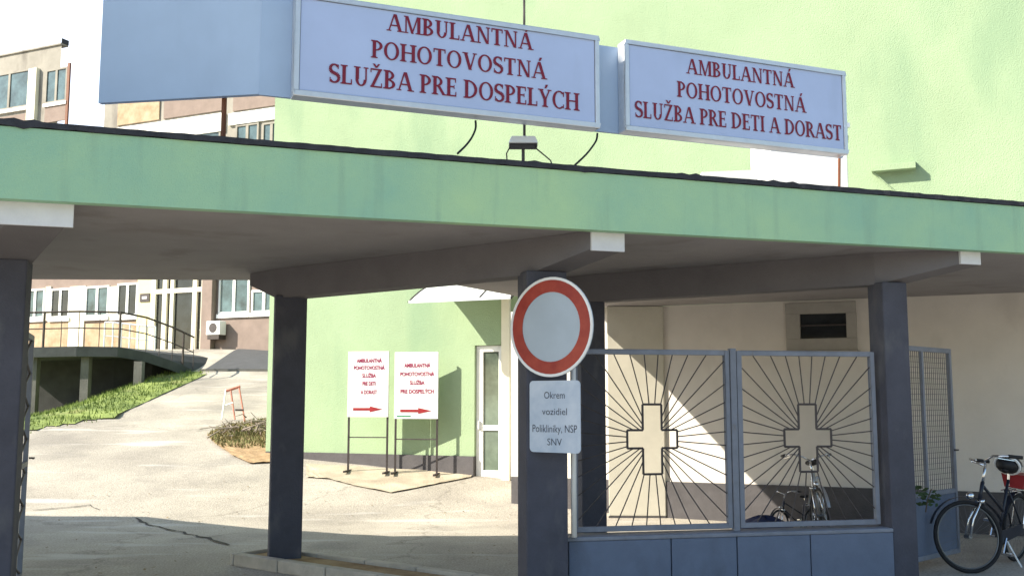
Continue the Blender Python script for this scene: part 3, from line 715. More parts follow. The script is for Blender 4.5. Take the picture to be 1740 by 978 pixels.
pm = MB().slab(FN, um-.028, LWH+.036, um+.028, zt_+.02, -.028, .028)
tag(pm.build('fence_post', M_fence, bevel=.004), 'slim blue grey steel post between the two fence panels', 'post')

# ---------------------------------------------------------------- open gate leaves
def gate_leaf(A, B, zt, solid, label, mid=True, z0=.12, lattice=False):
    pl = Plane(A, Vector(B)-Vector(A)); L = (Vector(B)-Vector(A)).length
    t = thing('gate_leaf', pl.P(0, z0), label, 'gate leaf')
    f = MB(); e = .045
    f.slab(pl, 0, z0, e, zt, -.02, .02).slab(pl, L-e, z0, L, zt, -.02, .02).slab(pl, e, zt-e, L-e, zt, -.02, .02).slab(pl, e, z0, L-e, z0+e, -.02, .02)
    f.slab(pl, e, solid-e/2, L-e, solid+e/2, -.019, .019)
    if mid: f.slab(pl, L*.5-.02, solid+e/2, L*.5+.02, zt-e, -.018, .018)
    f.build('frame', M_fence, t, bevel=.004)
    if not lattice:
        MB().slab(pl, e, z0+e, L-e, solid-e/2, -.006, .006).build('sheet', M_lowwall, t)
    m = MB(); n = 15
    lo = z0+e if lattice else solid+e/2
    if lattice:
        k = 7
        for i in range(k):
            za, zb2 = lo+(zt-lo-e)*i/k, lo+(zt-lo-e)*(i+1)/k
            m.bar(pl.P(e, za), pl.P(L-e, zb2), .010); m.bar(pl.P(e, zb2), pl.P(L-e, za), .010)
        m.build('lattice', M_rod, t)
    else:
        for i in range(1, 2*n):
            u = L*i/(2*n); m.bar(pl.P(u, lo), pl.P(u, zt-e), .0035)
        for i in range(1, 26):
            z = lo+(zt-e-lo)*i/26; m.bar(pl.P(e, z), pl.P(L-e, z), .0025)
        m.build('mesh_infill', M_mesh, t)
    MB().tube([pl.P(L-.06, 1.15, .03), pl.P(L-.06, 1.15, .07), pl.P(L-.14, 1.15, .07)], .009, 6).build('handle', M_rod, t)
    return t
gate_leaf((3.60, 9.55), (4.55, 10.42), 2.18, .74, 'open blue grey gate leaf with wire mesh beside the right column')
gate_leaf((-3.86, 7.80), (-4.285, 8.93), 2.22, 1.1, 'open dark lattice gate leaf seen edge on behind the left column', mid=False, lattice=True)

# ---------------------------------------------------------------- no entry road sign with its plate
sc = atY(937, 555, 8.05)
rs = thing('road_sign', (sc.x+.13, sc.y+.05, 0), 'round red ringed no vehicles sign with a text plate below on a white pole', 'road sign')
sn = Vector((-.60, -.80, 0)).normalized(); su = Vector((-sn.y, sn.x, 0)).normalized()
if su.x < 0: su = -su
def disc(mb, c, r, th, seg=48, r0=0):
    vs = []; fs = []
    for s_ in (0, 1):
        for k in range(seg):
            a = 2*math.pi*k/seg; vs.append(c+su*(r*math.cos(a)*1.0)+UZ*(r*math.sin(a))+sn*(th*s_))
    if r0 == 0:
        fs = [tuple(range(seg)), tuple(range(seg, 2*seg))]+[(k, (k+1) % seg, (k+1) % seg+seg, k+seg) for k in range(seg)]
    else:
        for s_ in (0, 1):
            for k in range(seg):
                a = 2*math.pi*k/seg; vs.append(c+su*(r0*math.cos(a))+UZ*(r0*math.sin(a))+sn*(th*s_))
        for k in range(seg):
            j = (k+1) % seg
            fs += [(k, j, j+seg, k+seg), (k+2*seg, k+3*seg, j+3*seg, j+2*seg), (k+seg, j+seg, j+3*seg, k+3*seg), (k, k+2*seg, j+2*seg, j)]
    mb.add(vs, fs); return mb
RAD = 170/2/1700*8.05*1.0
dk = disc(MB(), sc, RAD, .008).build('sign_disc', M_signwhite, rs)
disc(MB(), sc+sn*.009, RAD*.945, .003, r0=RAD*.70).build('red_ring', M_signred, dk)
disc(MB(), sc+sn*.0085, RAD, .008, r0=RAD*.945).build('white_rim', M_white, dk)
pc = atY(943, 707, 8.05); ph, pw = .285, .245
def rrect(hw, hh, r, n=5):
    out = []
    for cx, cy, a0 in ((hw-r, hh-r, 0), (-hw+r, hh-r, 90), (-hw+r, -hh+r, 180), (hw-r, -hh+r, 270)):
        for i in range(n+1): a = R(a0+90*i/n); out.append((cx+r*math.cos(a), cy+r*math.sin(a)))
    return out
pp = rrect(pw, ph, .035); n = len(pp)
pm_ = MB().add([pc+su*x+UZ*y for x, y in pp]+[pc+su*x+UZ*y+sn*.006 for x, y in pp], [tuple(range(n)), tuple(range(n, 2*n))]+[(i, (i+1) % n, (i+1) % n+n, i+n) for i in range(n)])
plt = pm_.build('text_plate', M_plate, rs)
text_mesh([('Okrem', 0, .17, .20, .055), ('vozidiel', 0, .04, .24, .055), ('Polikliniky, NSP', 0, -.095, .43, .06), ('SNV', 0, -.20, .14, .055)], M_ink, 'text_line', plt, pc+sn*.004, su, UZ, sn)
pp_ = atY(974, 700, 8.36)
MB().tube([(pp_.x, pp_.y, .54), (pp_.x, pp_.y, sc.z+RAD*.6)], .024, 10).build('pole', M_white, rs, smooth=True)
for z in (sc.z+.15, sc.z-.2, pc.z+.15, pc.z-.15):
    a_ = Vector((sc.x+.02, sc.y+.02, z)); b_ = Vector((pp_.x, pp_.y, z))
    MB().obox((a_+b_)/2, (b_-a_)/2, Vector((b_-a_)).cross(UZ).normalized()*.004, (0, 0, .016)).build('clamp', M_alu, rs)

# ---------------------------------------------------------------- two direction boards by the green wall
def board(pl, px, pxr, lines, label, logo):
    u0, zt = pl.hit(*px[0]); u1, _ = pl.hit(*px[1]); _, zb = pl.hit(*px[2])
    c = pl.P((u0+u1)/2, 0, 0); gz = G(c.x, c.y)
    t = thing('direction_board', (c.x, c.y, gz), label, 'notice board', 'direction boards in front of the green wall')
    un = Vector((pl.n.x, pl.n.y, 0)); ux = Vector((pl.d.x, pl.d.y, 0))
    bd = MB().slab(pl, u0, zb, u1, zt, -.02, 0).build('panel', M_white, t, bevel=.004)
    W_, H_ = u1-u0, zt-zb
    text_mesh([(s, W_*.52, H_*cy, W_*wf, H_*.058) for s, cy, wf in lines], M_red2, 'text_line', bd, pl.P(u0, zb, 0), ux, UZ, un, .028)
    def Q(x, y): return pl.P(u0+W_*x, zb+H_*y, .004)
    ar = MB().add([Q(.14, .10), Q(.55, .10), Q(.55, .075), Q(.86, .12), Q(.55, .165), Q(.55, .14), Q(.14, .14)], [tuple(range(7))])
    ar.build('arrow', M_redplastic, bd, fix=False)
    if logo: MB().add([Q(.06, .03), Q(.38, .03), Q(.38, .05), Q(.06, .05)], [(0, 1, 2, 3)]).build('footer_mark', M_green2, bd, fix=False)
    for u in (u0+.02, u1-.02):
        p = pl.P(u, 0, -.035)
        lgm = MB().box(p.x-.016, p.y-.016, G(p.x, p.y)-.02, p.x+.016, p.y+.016, zt)
        lgm.obox((p.x, p.y-.05, G(p.x, p.y-.05)+.04), (.016, 0, 0), (.03, .20, 0), (0, 0, .016))
        lgm.build('leg', M_rod, t)
    zc = zb-.34
    p, q_ = pl.P(u0+.02, zc, -.035), pl.P(u1-.02, zc, -.035)
    MB().bar(p, q_, .010).build('crossbar', M_rod, t)
BP = Plane((-2.0, 17.0), (1, -.16))
board(BP, ((592, 597), (661, 597), (600, 708)), None, [('AMBULANTNÁ', .86, .62), ('POHOTOVOSTNÁ', .75, .76), ('SLUŽBA', .63, .34), ('PRE DETI', .51, .32), ('A DORAST', .38, .40)], 'white direction board with five text lines and a red arrow, left one', False)
board(BP, ((671, 598), (745, 598), (680, 711)), None, [('AMBULANTNÁ', .80, .60), ('POHOTOVOSTNÁ', .67, .78), ('SLUŽBA', .54, .34), ('PRE DOSPELÝCH', .41, .76)], 'white direction board with four text lines and a green footer, nearest the door', True)

# ---------------------------------------------------------------- far hospital block
FO = Vector((-8.06, 33.0)); FD = Vector((.914, -.406))     # direction to the right
HP = Plane(FO, FD); hN = Vector((HP.n.x, HP.n.y, 0))
hb = thing('hospital_block', (-13, 36, 3), 'distant weathered hospital block with cladding and a glazed entrance', 'building')
def hs(x, y=540): return HP.hit(x, y)[0]
GB = 2.6                                                    # buried foot
s_l, s_gapa, s_gapb = hs(-160), hs(101, 150), hs(177, 200)
MB().slab(HP, s_l, GB, hs(480), 7.2, -9, 0).build('ground_floor', M_pink, hb)
def wing(u0, u1, h0, h1, name, m):
    v = ray(101, 150); v = Vector((v.x/v.y, 1, 0))*8
    P = [HP.P(u0, 0), HP.P(u1, 0), HP.P(u1, 0)+v*1.03+Vector((-.5, 0, 0)), HP.P(u0, 0)+v]
    return MB().prism([(p.x, p.y) for p in P], h0, h1).build(name, m, hb)
wing(s_l, s_gapa, 7.2, HP.hit(50, 87)[1], 'tall_wing', M_fcream)
MB().slab(HP, s_gapb, 7.2, hs(480), 15.2, -9, 0).build('tall_wing', M_fcream, hb)
MB().slab(HP, s_l, HP.hit(50, 87)[1]+.001, s_gapa+.02, HP.hit(50, 87)[1]+.06, -.3, .06).build('roof_edge', M_fcream, hb)
MB().slab(HP, hs(82), HP.hit(50, 87)[1]+.062, s_gapa, HP.hit(50, 87)[1]+.25, -.3, .02).build('roof_vent', M_flash, hb)
def hwin(xa, xb, yt, yb, m, sill=True, frame=M_upvc, mull=1):
    xm = (xa+xb)/2; u0, u1 = hs(xa), hs(xb); _, z1 = HP.hit(xm, yt); _, z0 = HP.hit(xm, yb)
    f = MB(); e = .07
    f.slab(HP, u0, z0, u0+e, z1, 0.001, .06).slab(HP, u1-e, z0, u1, z1, 0.001, .06).slab(HP, u0+e, z0, u1-e, z0+e, .001, .06).slab(HP, u0+e, z1-e, u1-e, z1, .001, .06)
    for k in range(mull):
        c = u0+(u1-u0)*(k+1)/(mull+1); f.slab(HP, c-.055, z0+e, c+.055, z1-e, .001, .055)
    o = f.build('window', frame, hb)
    MB().slab(HP, u0+e, z0+e, u1-e, z1-e, .002, .02).build('pane', m, o)
    if sill: MB().slab(HP, u0-.04, z0-.13, u1+.04, z0-.002, .001, .10).build('sill', M_white, o)
for q in ((43, 76, 491, 541, M_glassb), (86, 119, 490, 540, M_glassd), (145, 185, 486, 538, M_glassb), (199, 234, 481, 537, M_glassd), (372, 424, 458, 533, M_glassb), (428, 470, 492, 531, M_glassb)):
    hwin(*q)
# cladding under the windows, piers, yellow wall beside the door
c_ = MB()
for xa, xb in ((44, 117), (147, 232)):
    c_.slab(HP, hs(xa), 2.8, hs(xb), HP.hit((xa+xb)/2, 548)[1], .001, .03)
c_.build('tile_cladding', M_brick, hb)
MB().slab(HP, hs(368), 2.8, hs(478), HP.hit(400, 540)[1], .001, .03).build('tile_cladding', M_pink, hb)
pr = MB()
for xa, xb in ((118.5, 144.5), (77, 85.5), (185.5, 198.5)): pr.slab(HP, hs(xa), 2.8 if xa > 100 and xa < 120 else HP.hit(xa, 545)[1], hs(xb), HP.hit(xa, 487)[1], .0015, .05)
pr.build('pier', M_cream, hb)
MB().slab(HP, hs(234.5), 2.8, hs(259), 7.0, .001, .08).build('yellow_pier', M_yellow, hb)
sg = MB().slab(HP, hs(240), HP.hit(248, 513)[1], hs(256), HP.hit(248, 499)[1], .081, .11).build('entrance_plaque', M_rod, hb)
MB().slab(HP, hs(244), HP.hit(248, 508)[1], hs(252), HP.hit(248, 504)[1], .111, .115).build('plaque_text', M_white, sg)
# glazed entrance
en = MB(); z0, z1 = 2.9, HP.hit(300, 466)[1]; zt2 = HP.hit(300, 494)[1]
for xa, xb in ((259, 266), (278, 285), (291, 297), (329, 336), (344, 349)): en.slab(HP, hs(xa), z0, hs(xb), z1, .001, .10)
for xa, xb in ((266, 278), (285, 291), (297, 329), (336, 344)): en.slab(HP, hs(xa), zt2-.08, hs(xb), zt2+.08, .002, .09)
eo = en.build('entrance_door', M_cream, hb)
MB().slab(HP, hs(266), z0, hs(344), z1, .0005, .0009+.01).build('pane', M_glassd, eo)
MB().slab(HP, hs(350), 2.8, hs(367), 7.0, .001, .25).build('porch_wall', M_pink, hb)
# upper floors
zf = lambda x, y: HP.hit(x, y)[1]
for q in ((-40, 30, 128, 190), (58, 95, 121, 178)): hwin(*q, M_glassb, frame=M_fcream)
sp_ = MB()
sp_.slab(HP, hs(-60), zf(10, 215), hs(30), zf(10, 199), .001, .05).slab(HP, hs(59), zf(75, 210), hs(95), zf(75, 182), .001, .05)
sp_.build('spandrel', M_pink, hb)
MB().slab(HP, hs(31), 7.3, hs(45), zf(40, 122), .001, .16).build('pilaster', M_cream, hb)
MB().slab(HP, hs(95.5), 7.3, hs(99.5), zf(97, 112), .001, .07).build('downpipe', M_brown, hb)
# right upper wing: spandrel strips, white string course, windows
s2 = MB(); s3 = MB(); s4 = MB()
zA, zB = zf(365, 190), zf(365, 160)
s2.slab(HP, hs(186), zA, hs(258), zB+.2, .001, .05); s4.slab(HP, hs(266), zA, hs(368), zB+.2, .001, .05)
s4.slab(HP, hs(386), zf(430, 186)+.02, hs(478), zB+.6, .001, .05)
s2.build('spandrel', M_brick, hb); s4.build('spandrel', M_pink, hb)
s3.slab(HP, hs(180), zA-.75, hs(372), zA-.10, .001, .09); s3.slab(HP, hs(380), zf(430, 209), hs(478), zf(430, 189), .001, .09)
s3.build('string_course', M_white2, hb)
for q in ((268, 366, 214, 262), (392, 432, 212, 262), (438, 470, 209, 262)): hwin(*q, M_glassb, sill=False, frame=M_fcream)
# air conditioner
ac0, ac1 = HP.hit(364, 570), HP.hit(388, 546)
ac = thing('air_conditioner', HP.P(ac0[0], ac0[1], .2), 'white outdoor air conditioner unit below the far right window', 'air conditioner')
MB().slab(HP, ac0[0], ac0[1], ac1[0], ac1[1], .10, .42).build('case', M_white, ac, bevel=.02)
cu, cz = ac0[0]*.5+ac1[0]*.5, (ac0[1]+ac1[1])/2
fan = MB(); rr = (ac1[1]-ac0[1])*.36; n = 20
fan.add([HP.P(cu+rr*math.cos(2*math.pi*k/n), cz+rr*math.sin(2*math.pi*k/n), .424) for k in range(n)], [tuple(range(n))])
fan.build('fan_grille', M_rod, ac, fix=False)
MB().slab(HP, ac0[0]+.05, ac0[1]-.15, ac1[0]-.05, ac0[1]-.003, .05, .40).build('bracket', M_rail, ac)

# access ramp with pillars and railing
rm = thing('access_ramp', (-12, 28, 1.5), 'raised concrete access ramp on pillars with a dark railing before the hospital', 'ramp')
edge_px = [(-60, 593, 27.0), (40, 590, 27.0), (130, 588, 27.0), (200, 589, 27.2), (245, 597, 27.7), (290, 612, 28.6), (326, 627, 29.6)]
ed = [atY(*e) for e in edge_px]
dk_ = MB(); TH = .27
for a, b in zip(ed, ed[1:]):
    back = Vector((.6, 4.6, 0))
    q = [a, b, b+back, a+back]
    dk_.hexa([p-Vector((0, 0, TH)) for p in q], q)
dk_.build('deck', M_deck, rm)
for px_, dz in ((146, 0), (236, 0), (58, 0)):
    p = atY(px_, 640, 27.35)
    MB().box(p.x-.11, p.y-.11, G(p.x, p.y)-.2, p.x+.11, p.y+.11, ed[2].z-TH-.002 if px_ < 200 else ed[3].z-TH-.12).build('pillar', M_concrete, rm)
rwm = MB()
for a, b in zip(ed, ed[1:]):
    f0, f1 = Vector((.25, 2.0, 0)), Vector((.27, 2.2, 0)); dn = Vector((0, 0, -3.2)); up = Vector((0, 0, -TH-.004))
    rwm.hexa([a+f0+dn, b+f0+dn, b+f1+dn, a+f1+dn], [a+f0+up, b+f0+up, b+f1+up, a+f1+up])
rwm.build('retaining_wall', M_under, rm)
rl = MB(); posts = []
for a, b in zip(ed, ed[1:]):
    nn = max(1, round((b-a).length/.55))
    for i in range(nn): posts.append(a+(b-a)*i/nn+Vector((0, .1, 0)))
posts.append(ed[-1]+Vector((0, .1, 0)))
for i, p in enumerate(posts):
    big = i % 4 == 0
    rl.bar(p, p+Vector((0, 0, .95)), .035 if big else .012)
for hgt in (.95, .5): rl.tube([p+Vector((0, 0, hgt)) for p in posts], .028 if hgt > .9 else .016, 6)
rl.build('railing', M_rail, rm)
# handrail on the far side rising to the door
r2 = MB(); a, b = HP.P(hs(262), 0, 2.2), HP.P(hs(334), 0, 1.9)
pts = [a+(b-a)*k/6 for k in range(7)]
for p in pts:
    z = G(p.x, p.y); z = max(z, 2.9)
    r2.bar(Vector((p.x, p.y, z)), Vector((p.x, p.y, z+.95)), .03)
r2.tube([Vector((p.x, p.y, max(G(p.x, p.y), 2.9)+.95)) for p in pts], .03, 6).tube([Vector((p.x, p.y, max(G(p.x, p.y), 2.9)+.5)) for p in pts], .02, 6)
r2.build('handrail', M_alu, rm)
# grey asphalt apron in front of the entrance
ag = MB(); xs_ = [-9.15+.45*i for i in range(13)]; ys_ = [29.75+.4*j for j in range(11)]
ag.add([(x, y, G(x, y)+.02) for y in ys_ for x in xs_], [(j*13+i, j*13+i+1, (j+1)*13+i+1, (j+1)*13+i) for j in range(10) for i in range(12)])
tag(ag.build('entrance_slope', M_ramptop, fix=False), 'grey asphalt slope up to the hospital entrance', 'road', kind='structure')
kk = MB().hexa([(-9.2, 29.6, 2.2), (-3.8, 29.6, 2.2), (-3.8, 29.74, 2.2), (-9.2, 29.74, 2.2)], [(-9.2, 29.6, G(-9, 29.6)+.07), (-3.8, 29.6, G(-9, 29.6)+.07), (-3.8, 29.74, G(-9, 29.6)+.07), (-9.2, 29.74, G(-9, 29.6)+.07)])
tag(kk.build('drive_kerb', M_concrete), 'low concrete kerb across the top of the pale drive', 'kerb', kind='structure')

# ---------------------------------------------------------------- trestle barrier, brush heap, dry grass, weeds
bq = ground(398, 714)
br = thing('trestle_barrier', bq, 'red and white wooden trestle barrier standing on the sunlit drive', 'barrier')
def PB(x, y, dy=0): r = ray(x, y); t = (bq.y+dy)/r.y; return Vector((r.x*t, bq.y+dy, EYE+r.z*t))
for (a, b, m) in (((406, 656), (416, 716), M_redwhite), ((384, 661), (377, 712), M_white), ((392, 662), (399, 712), M_redwhite)):
    MB().tube([PB(*a, .1), PB(*b, -.1)], .022, 6).build('leg', m, br)
MB().tube([PB(383, 664, .1), PB(408, 656, .1)], .035, 6).build('top_rail', M_redwhite, br)
MB().tube([PB(400, 696, -.05), PB(414, 696, -.05)], .022, 6).build('cross_rail', M_rail, br)
MB().tube([PB(379, 690, 0), PB(396, 684, 0)], .02, 6).build('cross_rail', M_white, br)
hc = ground(440, 738)
heap = MB(); random.seed(5)
for i in range(90):
    c = hc+Vector((random.uniform(-.75, 1.0), random.uniform(-.5, .6), random.uniform(.03, .40)*random.random()**.5))
    a = random.uniform(0, 6.28); el = random.uniform(-.3, .7); L_ = random.uniform(.2, .65)
    d_ = Vector((math.cos(a)*math.cos(el), math.sin(a)*math.cos(el), math.sin(el)))*L_/2
    bend = Vector((random.uniform(-.1, .1), random.uniform(-.1, .1), random.uniform(-.05, .1)))
    heap.tube([c-d_, c+bend, c+d_], random.uniform(.008, .03), 5, r2=.005)
tag(heap.build('brush_heap', M_branch), 'heap of cut grey branches piled against the green wall corner', 'brush heap')
dgm = MB(); cnt = 0; P2 = [Vector((p.x, p.y)) for p in SOILP]
cx0, cx1 = min(p.x for p in P2), max(p.x for p in P2); cy0, cy1 = min(p.y for p in P2), max(p.y for p in P2)
while cnt < 2600:
    x, y = random.uniform(cx0, cx1), random.uniform(cy0, cy1)
    if inpoly(x, y, P2) and y > cy0+(cy1-cy0)*.33+random.uniform(-.3, .3): blade(dgm, x, y, G(x, y)+.03, random.uniform(.03, .10), .016); cnt += 1
tag(dgm.build('dry_grass', M_drygrass, fix=False), 'patch of dry olive grass on the bare soil', 'grass', kind='stuff')
wq = Vector((4.05, 9.45, .0))
wp = thing('weed_plant', (3.95, 9.68, .72), 'small dark leafy weed caught on the gate leaf rail', 'plant')
lf = MB(); random.seed(9)
for i in range(34):
    a = random.uniform(0, 6.28); c = Vector((3.93+random.uniform(-.10, .12), 9.66+random.uniform(-.05, .03), .74+random.uniform(-.08, .10)))
    d1 = Vector((math.cos(a), math.sin(a)*.4, random.uniform(-.4, .5)))*.038; d2 = Vector((-d1.z, .02, d1.x))*.5
    lf.add([c-d1, c+d2, c+d1, c-d2], [(0, 1, 2, 3)])
lf.build('leaves', M_leaf, wp, fix=False)
MB().tube([(3.92, 9.66, .60), (3.94, 9.65, .72), (3.98, 9.65, .82)], .006, 5).build('stem', M_bark, wp)

# ---------------------------------------------------------------- bicycles
def ringpts(c, r, ax, az, n=40): return [c+ax*(r*math.cos(2*math.pi*k/n))+az*(r*math.sin(2*math.pi*k/n)) for k in range(n)]
def make_bike(label, frame_m, steer, bag=True, rod=True, group='bicycles parked under the canopy'):
    t = thing('bicycle', (0, 0, 0), label, 'bicycle', group)
    X_, Y_, Z_ = Vector((1, 0, 0)), Vector((0, 1, 0)), Vector((0, 0, 1))
    RW = .345; hubF, hubR = Vector((.56, 0, RW)), Vector((-.52, 0, RW)); bb = Vector((-.07, 0, .29))
    ht0, ht1 = Vector((.40, 0, .68)), Vector((.345, 0, .86)); st = Vector((-.23, 0, .80)); sd = Vector((-.265, 0, .93))
    axis = (ht1-ht0).normalized()
    Ms = Matrix.Translation(ht0) @ Matrix.Rotation(steer, 4, axis) @ Matrix.Translation(-ht0)
    def wheel(hub, M):
        ax, az = X_, Z_
        w_ = MB().tube([M @ p for p in ringpts(hub, RW-.018, ax, az)], .018, 8, closed=True).build('wheel', M_tyre, t, smooth=True)
        MB().tube([M @ p for p in ringpts(hub, RW-.044, ax, az)], .008, 6, closed=True).build('rim', M_spoke, w_, smooth=True)
        s_ = MB()
        for k in range(28):
            a = 2*math.pi*k/28; e = (k % 2*2-1)
            s_.bar(M @ (hub+Vector((.02*math.cos(a+.8), .028*e, .02*math.sin(a+.8)))), M @ (hub+Vector(((RW-.05)*math.cos(a), 0, (RW-.05)*math.sin(a)))), .0009)
        s_.tube([M @ (hub-Y_*.05), M @ (hub+Y_*.05)], .02, 8)
        s_.build('spokes', M_spoke, w_)
        arc = [M @ (hub+Vector(((RW+.035)*math.cos(a), 0, (RW+.035)*math.sin(a)))) for a in [R(20+i*10) for i in range(15)]]
        mg = MB()
        for a, b in zip(arc, arc[1:]):
            yv = (M.to_3x3() @ Y_)*.026
            mg.add([a-yv, b-yv, b+yv, a+yv, a-yv+Vector((0, 0, .004)), b-yv+Vector((0, 0, .004)), b+yv+Vector((0, 0, .004)), a+yv+Vector((0, 0, .004))], [(0, 1, 2, 3), (4, 5, 6, 7), (0, 1, 5, 4), (3, 2, 6, 7)])
        mg.build('mudguard', frame_m, t)
    wheel(hubF, Ms); wheel(hubR, Matrix.Identity(4))
    f = MB().tube([ht1, ht0], .02, 8).tube([ht0-axis*-.02, bb], .017, 8).tube([ht1-axis*.03, st-Z_*.30], .015, 8).tube([bb, sd-Z_*.08], .016, 8)
    for e in (-1, 1): f.tube([bb+Y_*.03*e, hubR+Y_*.055*e], .010, 6).tube([st+Y_*.02*e-Z_*.05, hubR+Y_*.055*e], .009, 6)
    f.build('frame', frame_m, t, smooth=True)
    fk = MB()
    for e in (-1, 1): fk.tube([Ms @ (ht0+Y_*.035*e), Ms @ (hubF+Vector((-.05, .045*e, .16))), Ms @ (hubF+Y_*.05*e)], .011, 8)
    fk.obox(Ms @ (ht0+Z_*-.01), Ms.to_3x3() @ Y_*.055, Ms.to_3x3() @ X_*.02, Z_*.018)
    fk.build('fork', M_chrome, t, smooth=True)
    hb_ = Ms @ (ht1+axis*.16)
    m3 = Ms.to_3x3()
    hd_ = MB().tube([Ms @ ht1, hb_], .014, 8)
    for e in (-1, 1): hd_.tube([hb_, hb_+m3 @ Vector((.05, .10*e, .05)), hb_+m3 @ Vector((.03, .22*e, .085)), hb_+m3 @ Vector((-.07, .29*e, .075)), hb_+m3 @ Vector((-.14, .30*e, .065))], .011, 8)
    hdo = hd_.build('handlebar', M_chrome, t, smooth=True)
    for e in (-1, 1):
        MB().tube([hb_+m3 @ Vector((-.08, .292*e, .074)), hb_+m3 @ Vector((-.21, .305*e, .058))], .018, 8).build('grip', M_saddle, hdo, smooth=True)
        MB().tube([hb_+m3 @ Vector((.0, .25*e, .06)), hb_+m3 @ Vector((-.13, .30*e, .03))], .006, 6).build('brake_lever', M_chrome, hdo)
    lamp = Ms @ (ht0+Vector((.09, 0, .05)))
    MB().ell(lamp, .05, .038, .038).build('headlamp', M_chrome, t, smooth=True)
    s_ = MB().ell(sd+Z_*.02, .145, .065, .035).ell(sd+Vector((-.07, 0, .025)), .085, .095, .042)
    so_ = s_.build('saddle', M_saddle, t, smooth=True)
    MB().tube([sd+Z_*.0, sd-Z_*.14], .012, 8).build('seat_post', M_chrome, so_)
    # carrier, chainguard, cranks, stand
    c = MB(); zr = .74
    for e in (-1, 1):
        c.tube([Vector((-.22, .05*e, zr)), Vector((-.75, .06*e, zr))], .006, 6).bar(Vector((-.62, .058*e, zr)), hubR+Y_*.06*e, .005)
    for k in range(4): c.bar(Vector((-.3-.14*k, -.055, zr)), Vector((-.3-.14*k, .055, zr)), .005)
    c.build('carrier', M_chrome, t)
    MB().hexa([(-.50, .062, .30), (.02, .062, .24), (.02, .07, .24), (-.50, .07, .30)], [(-.50, .062, .40), (.02, .062, .37), (.02, .07, .37), (-.50, .07, .40)]).build('chain_guard', frame_m, t)
    for e, q, p in ((1, Vector((.09, .09, -.14)), Vector((.09, .13, -.14))), (-1, Vector((-.09, -.09, .14)), Vector((-.09, -.13, .14)))):
        MB().tube([bb+Y_*(.03*e), bb+Y_*(.08*e), bb+q], .009, 6).obox(bb+p, (.04, 0, 0), (0, .045, 0), (0, 0, .012)).build('crank', M_chrome, t)
    MB().tube([bb+Vector((-.06, .05, -.02)), Vector((-.16, .20, .012))], .009, 6).build('kickstand', M_alu, t)
    MB().ell((-.80, 0, .62), .02, .035, .03).build('rear_reflector', M_redplastic, t, smooth=True)
    return t
def pose(t, at, heading, lean=0, scale=1):
    t.location = at; t.rotation_euler = (lean, 0, heading); t.scale = (scale,)*3
bike = make_bike('black bicycle with a bag on its saddle in front of the open mesh gate leaf', M_bframe, R(-40))
bq = ground(1648, 973)
ang = R(180+42)       # heading: towards the camera and to the left
hx, hy = math.cos(ang), math.sin(ang)
second = make_bike('silver bicycle parked behind the right fence panel', M_alu, R(20))
# the luggage on the near bicycle only
def local(t, mb, name, m, parent=None, smooth=False):
    o = mb.build(name, m, None, smooth); o.parent = parent or t; return o
sdl = next(c for c in bike.children if c.name.startswith('saddle'))
bg_ = MB().ell((-.27, 0, 1.0), .15, .12, .09); 
local(bike, bg_, 'saddle_bag', M_saddle, None, True)
local(bike, MB().tube([Vector((-.23+.05*math.sin(a), .122*math.cos(a), 1.0+.092*math.sin(a))) for a in [2*math.pi*k/20 for k in range(20)]], .014, 6, closed=True), 'bag_strap', M_white)
rb_ = MB(); 
rb_.hexa([(-.66, -.09, .76), (-.40, -.09, .76), (-.40, .09, .76), (-.66, .09, .76)], [(-.68, -.12, .90), (-.38, -.12, .90), (-.38, .12, .90), (-.68, .12, .90)])
local(bike, rb_, 'carrier_basket', M_redplastic)
pose(bike, (bq.x-hx*.56, bq.y-hy*.56, 0), ang, R(-5))
p2 = atY(1424, 780, 12.0)
ang2 = R(180+72)
pose(second, (p2.x-.1, p2.y+.35, .0), ang2, R(7), .93)
third = make_bike('', M_bframe, R(15))
third['label'] = 'small dark bicycle half hidden behind the low wall beside the silver bicycle'
p3 = atY(1362, 850, 12.2)
pose(third, (p3.x, p3.y+.1, 0), R(205), R(8), .52)
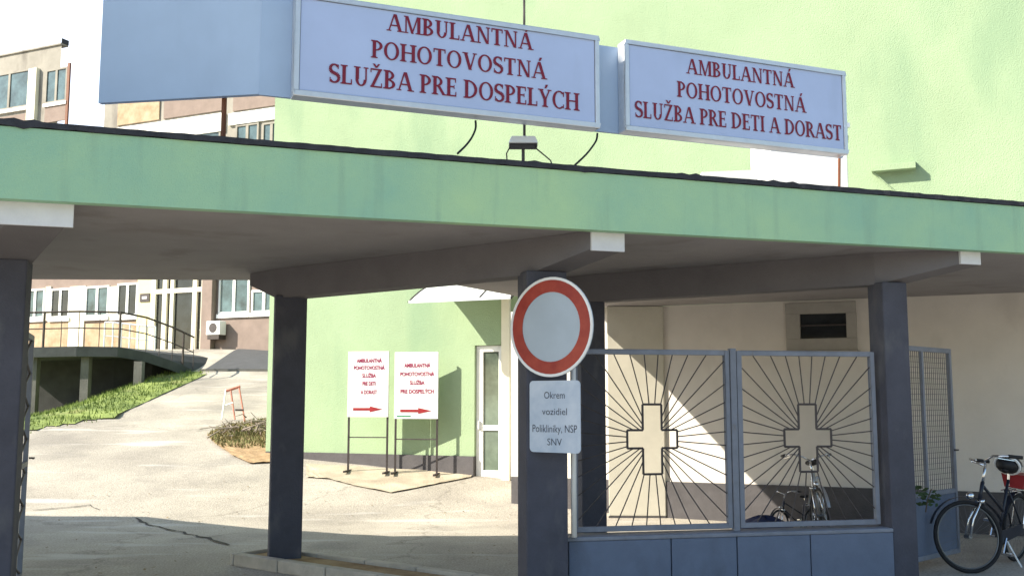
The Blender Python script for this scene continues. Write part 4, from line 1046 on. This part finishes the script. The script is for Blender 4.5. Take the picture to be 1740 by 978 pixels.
# tarpaulin bundle behind the low wall
random.seed(21); tp = atY(1300, 888, 11.3)
tb = MB(); n = 18; m_ = 8
for j in range(m_+1):
    pass
ex = [(tp.x+.42*math.cos(2*math.pi*k/n)*math.cos(th)*(1+.12*math.sin(k*2.1+j)), tp.y+.28*math.sin(2*math.pi*k/n)*math.cos(th)*(1+.12*math.cos(k*1.7+j)), (tp.z+.07)*math.sin(th)*(1+.06*math.sin(k*1.3+j*.7)))
      for j, th in enumerate([R(90*i/m_) for i in range(m_+1)]) for k in range(n)]
tb.add(ex, [(j*n+k, j*n+(k+1) % n, (j+1)*n+(k+1) % n, (j+1)*n+k) for j in range(m_) for k in range(n)])
tag(tb.build('tarpaulin', M_navy, smooth=True), 'crumpled navy tarpaulin bundle behind the low wall', 'tarpaulin')

# ---------------------------------------------------------------- tree added left of the view, unseen, to shade the sign's side panel
tx, ty = -8.9, 5.0
tr = thing('added_shade_tree', (tx, ty, 0), 'leafy broad crowned tree added out of view to shade the roof sign', 'tree')
random.seed(33)
tk = MB().tube([(tx, ty, 0), (tx+.05, ty+.02, 2), (tx-.03, ty+.05, 4.5), (tx+.1, ty, 7)], .22, 10, r2=.10)
cc = Vector((tx+.2, ty+.35, 8.2)); cl2 = []
for i in range(9):
    a = 2*math.pi*i/9; e = Vector((math.cos(a)*1.9, math.sin(a)*1.7, random.uniform(-1.2, 1.8)))
    tk.tube([(tx, ty, 4.8+.2*i), tuple((Vector((tx, ty, 5.4+.2*i))+cc+e)/2), tuple(cc+e)], .06, 6, r2=.015)
tk.build('trunk', M_bark, tr, smooth=True)
cr2 = MB()
for i in range(85):
    while True:
        e = Vector((random.uniform(-1, 1), random.uniform(-1, 1), random.uniform(-1, 1)))
        if e.length < 1: break
    cl2.append(cc+Vector((e.x*2.2, e.y*1.9, e.z*2.5)))
for c in cl2:
    for k in range(190):
        q = Vector((random.gauss(0, .38), random.gauss(0, .38), random.gauss(0, .32)))+c
        a = Vector((random.uniform(-1, 1), random.uniform(-1, 1), random.uniform(-1, 1))).normalized()*.13; b = a.orthogonal().normalized()*.085
        cr2.add([q-a, q+b, q+a, q-b], [(0, 1, 2, 3)])
cr2.build('crown', M_leaf, tr, fix=False)
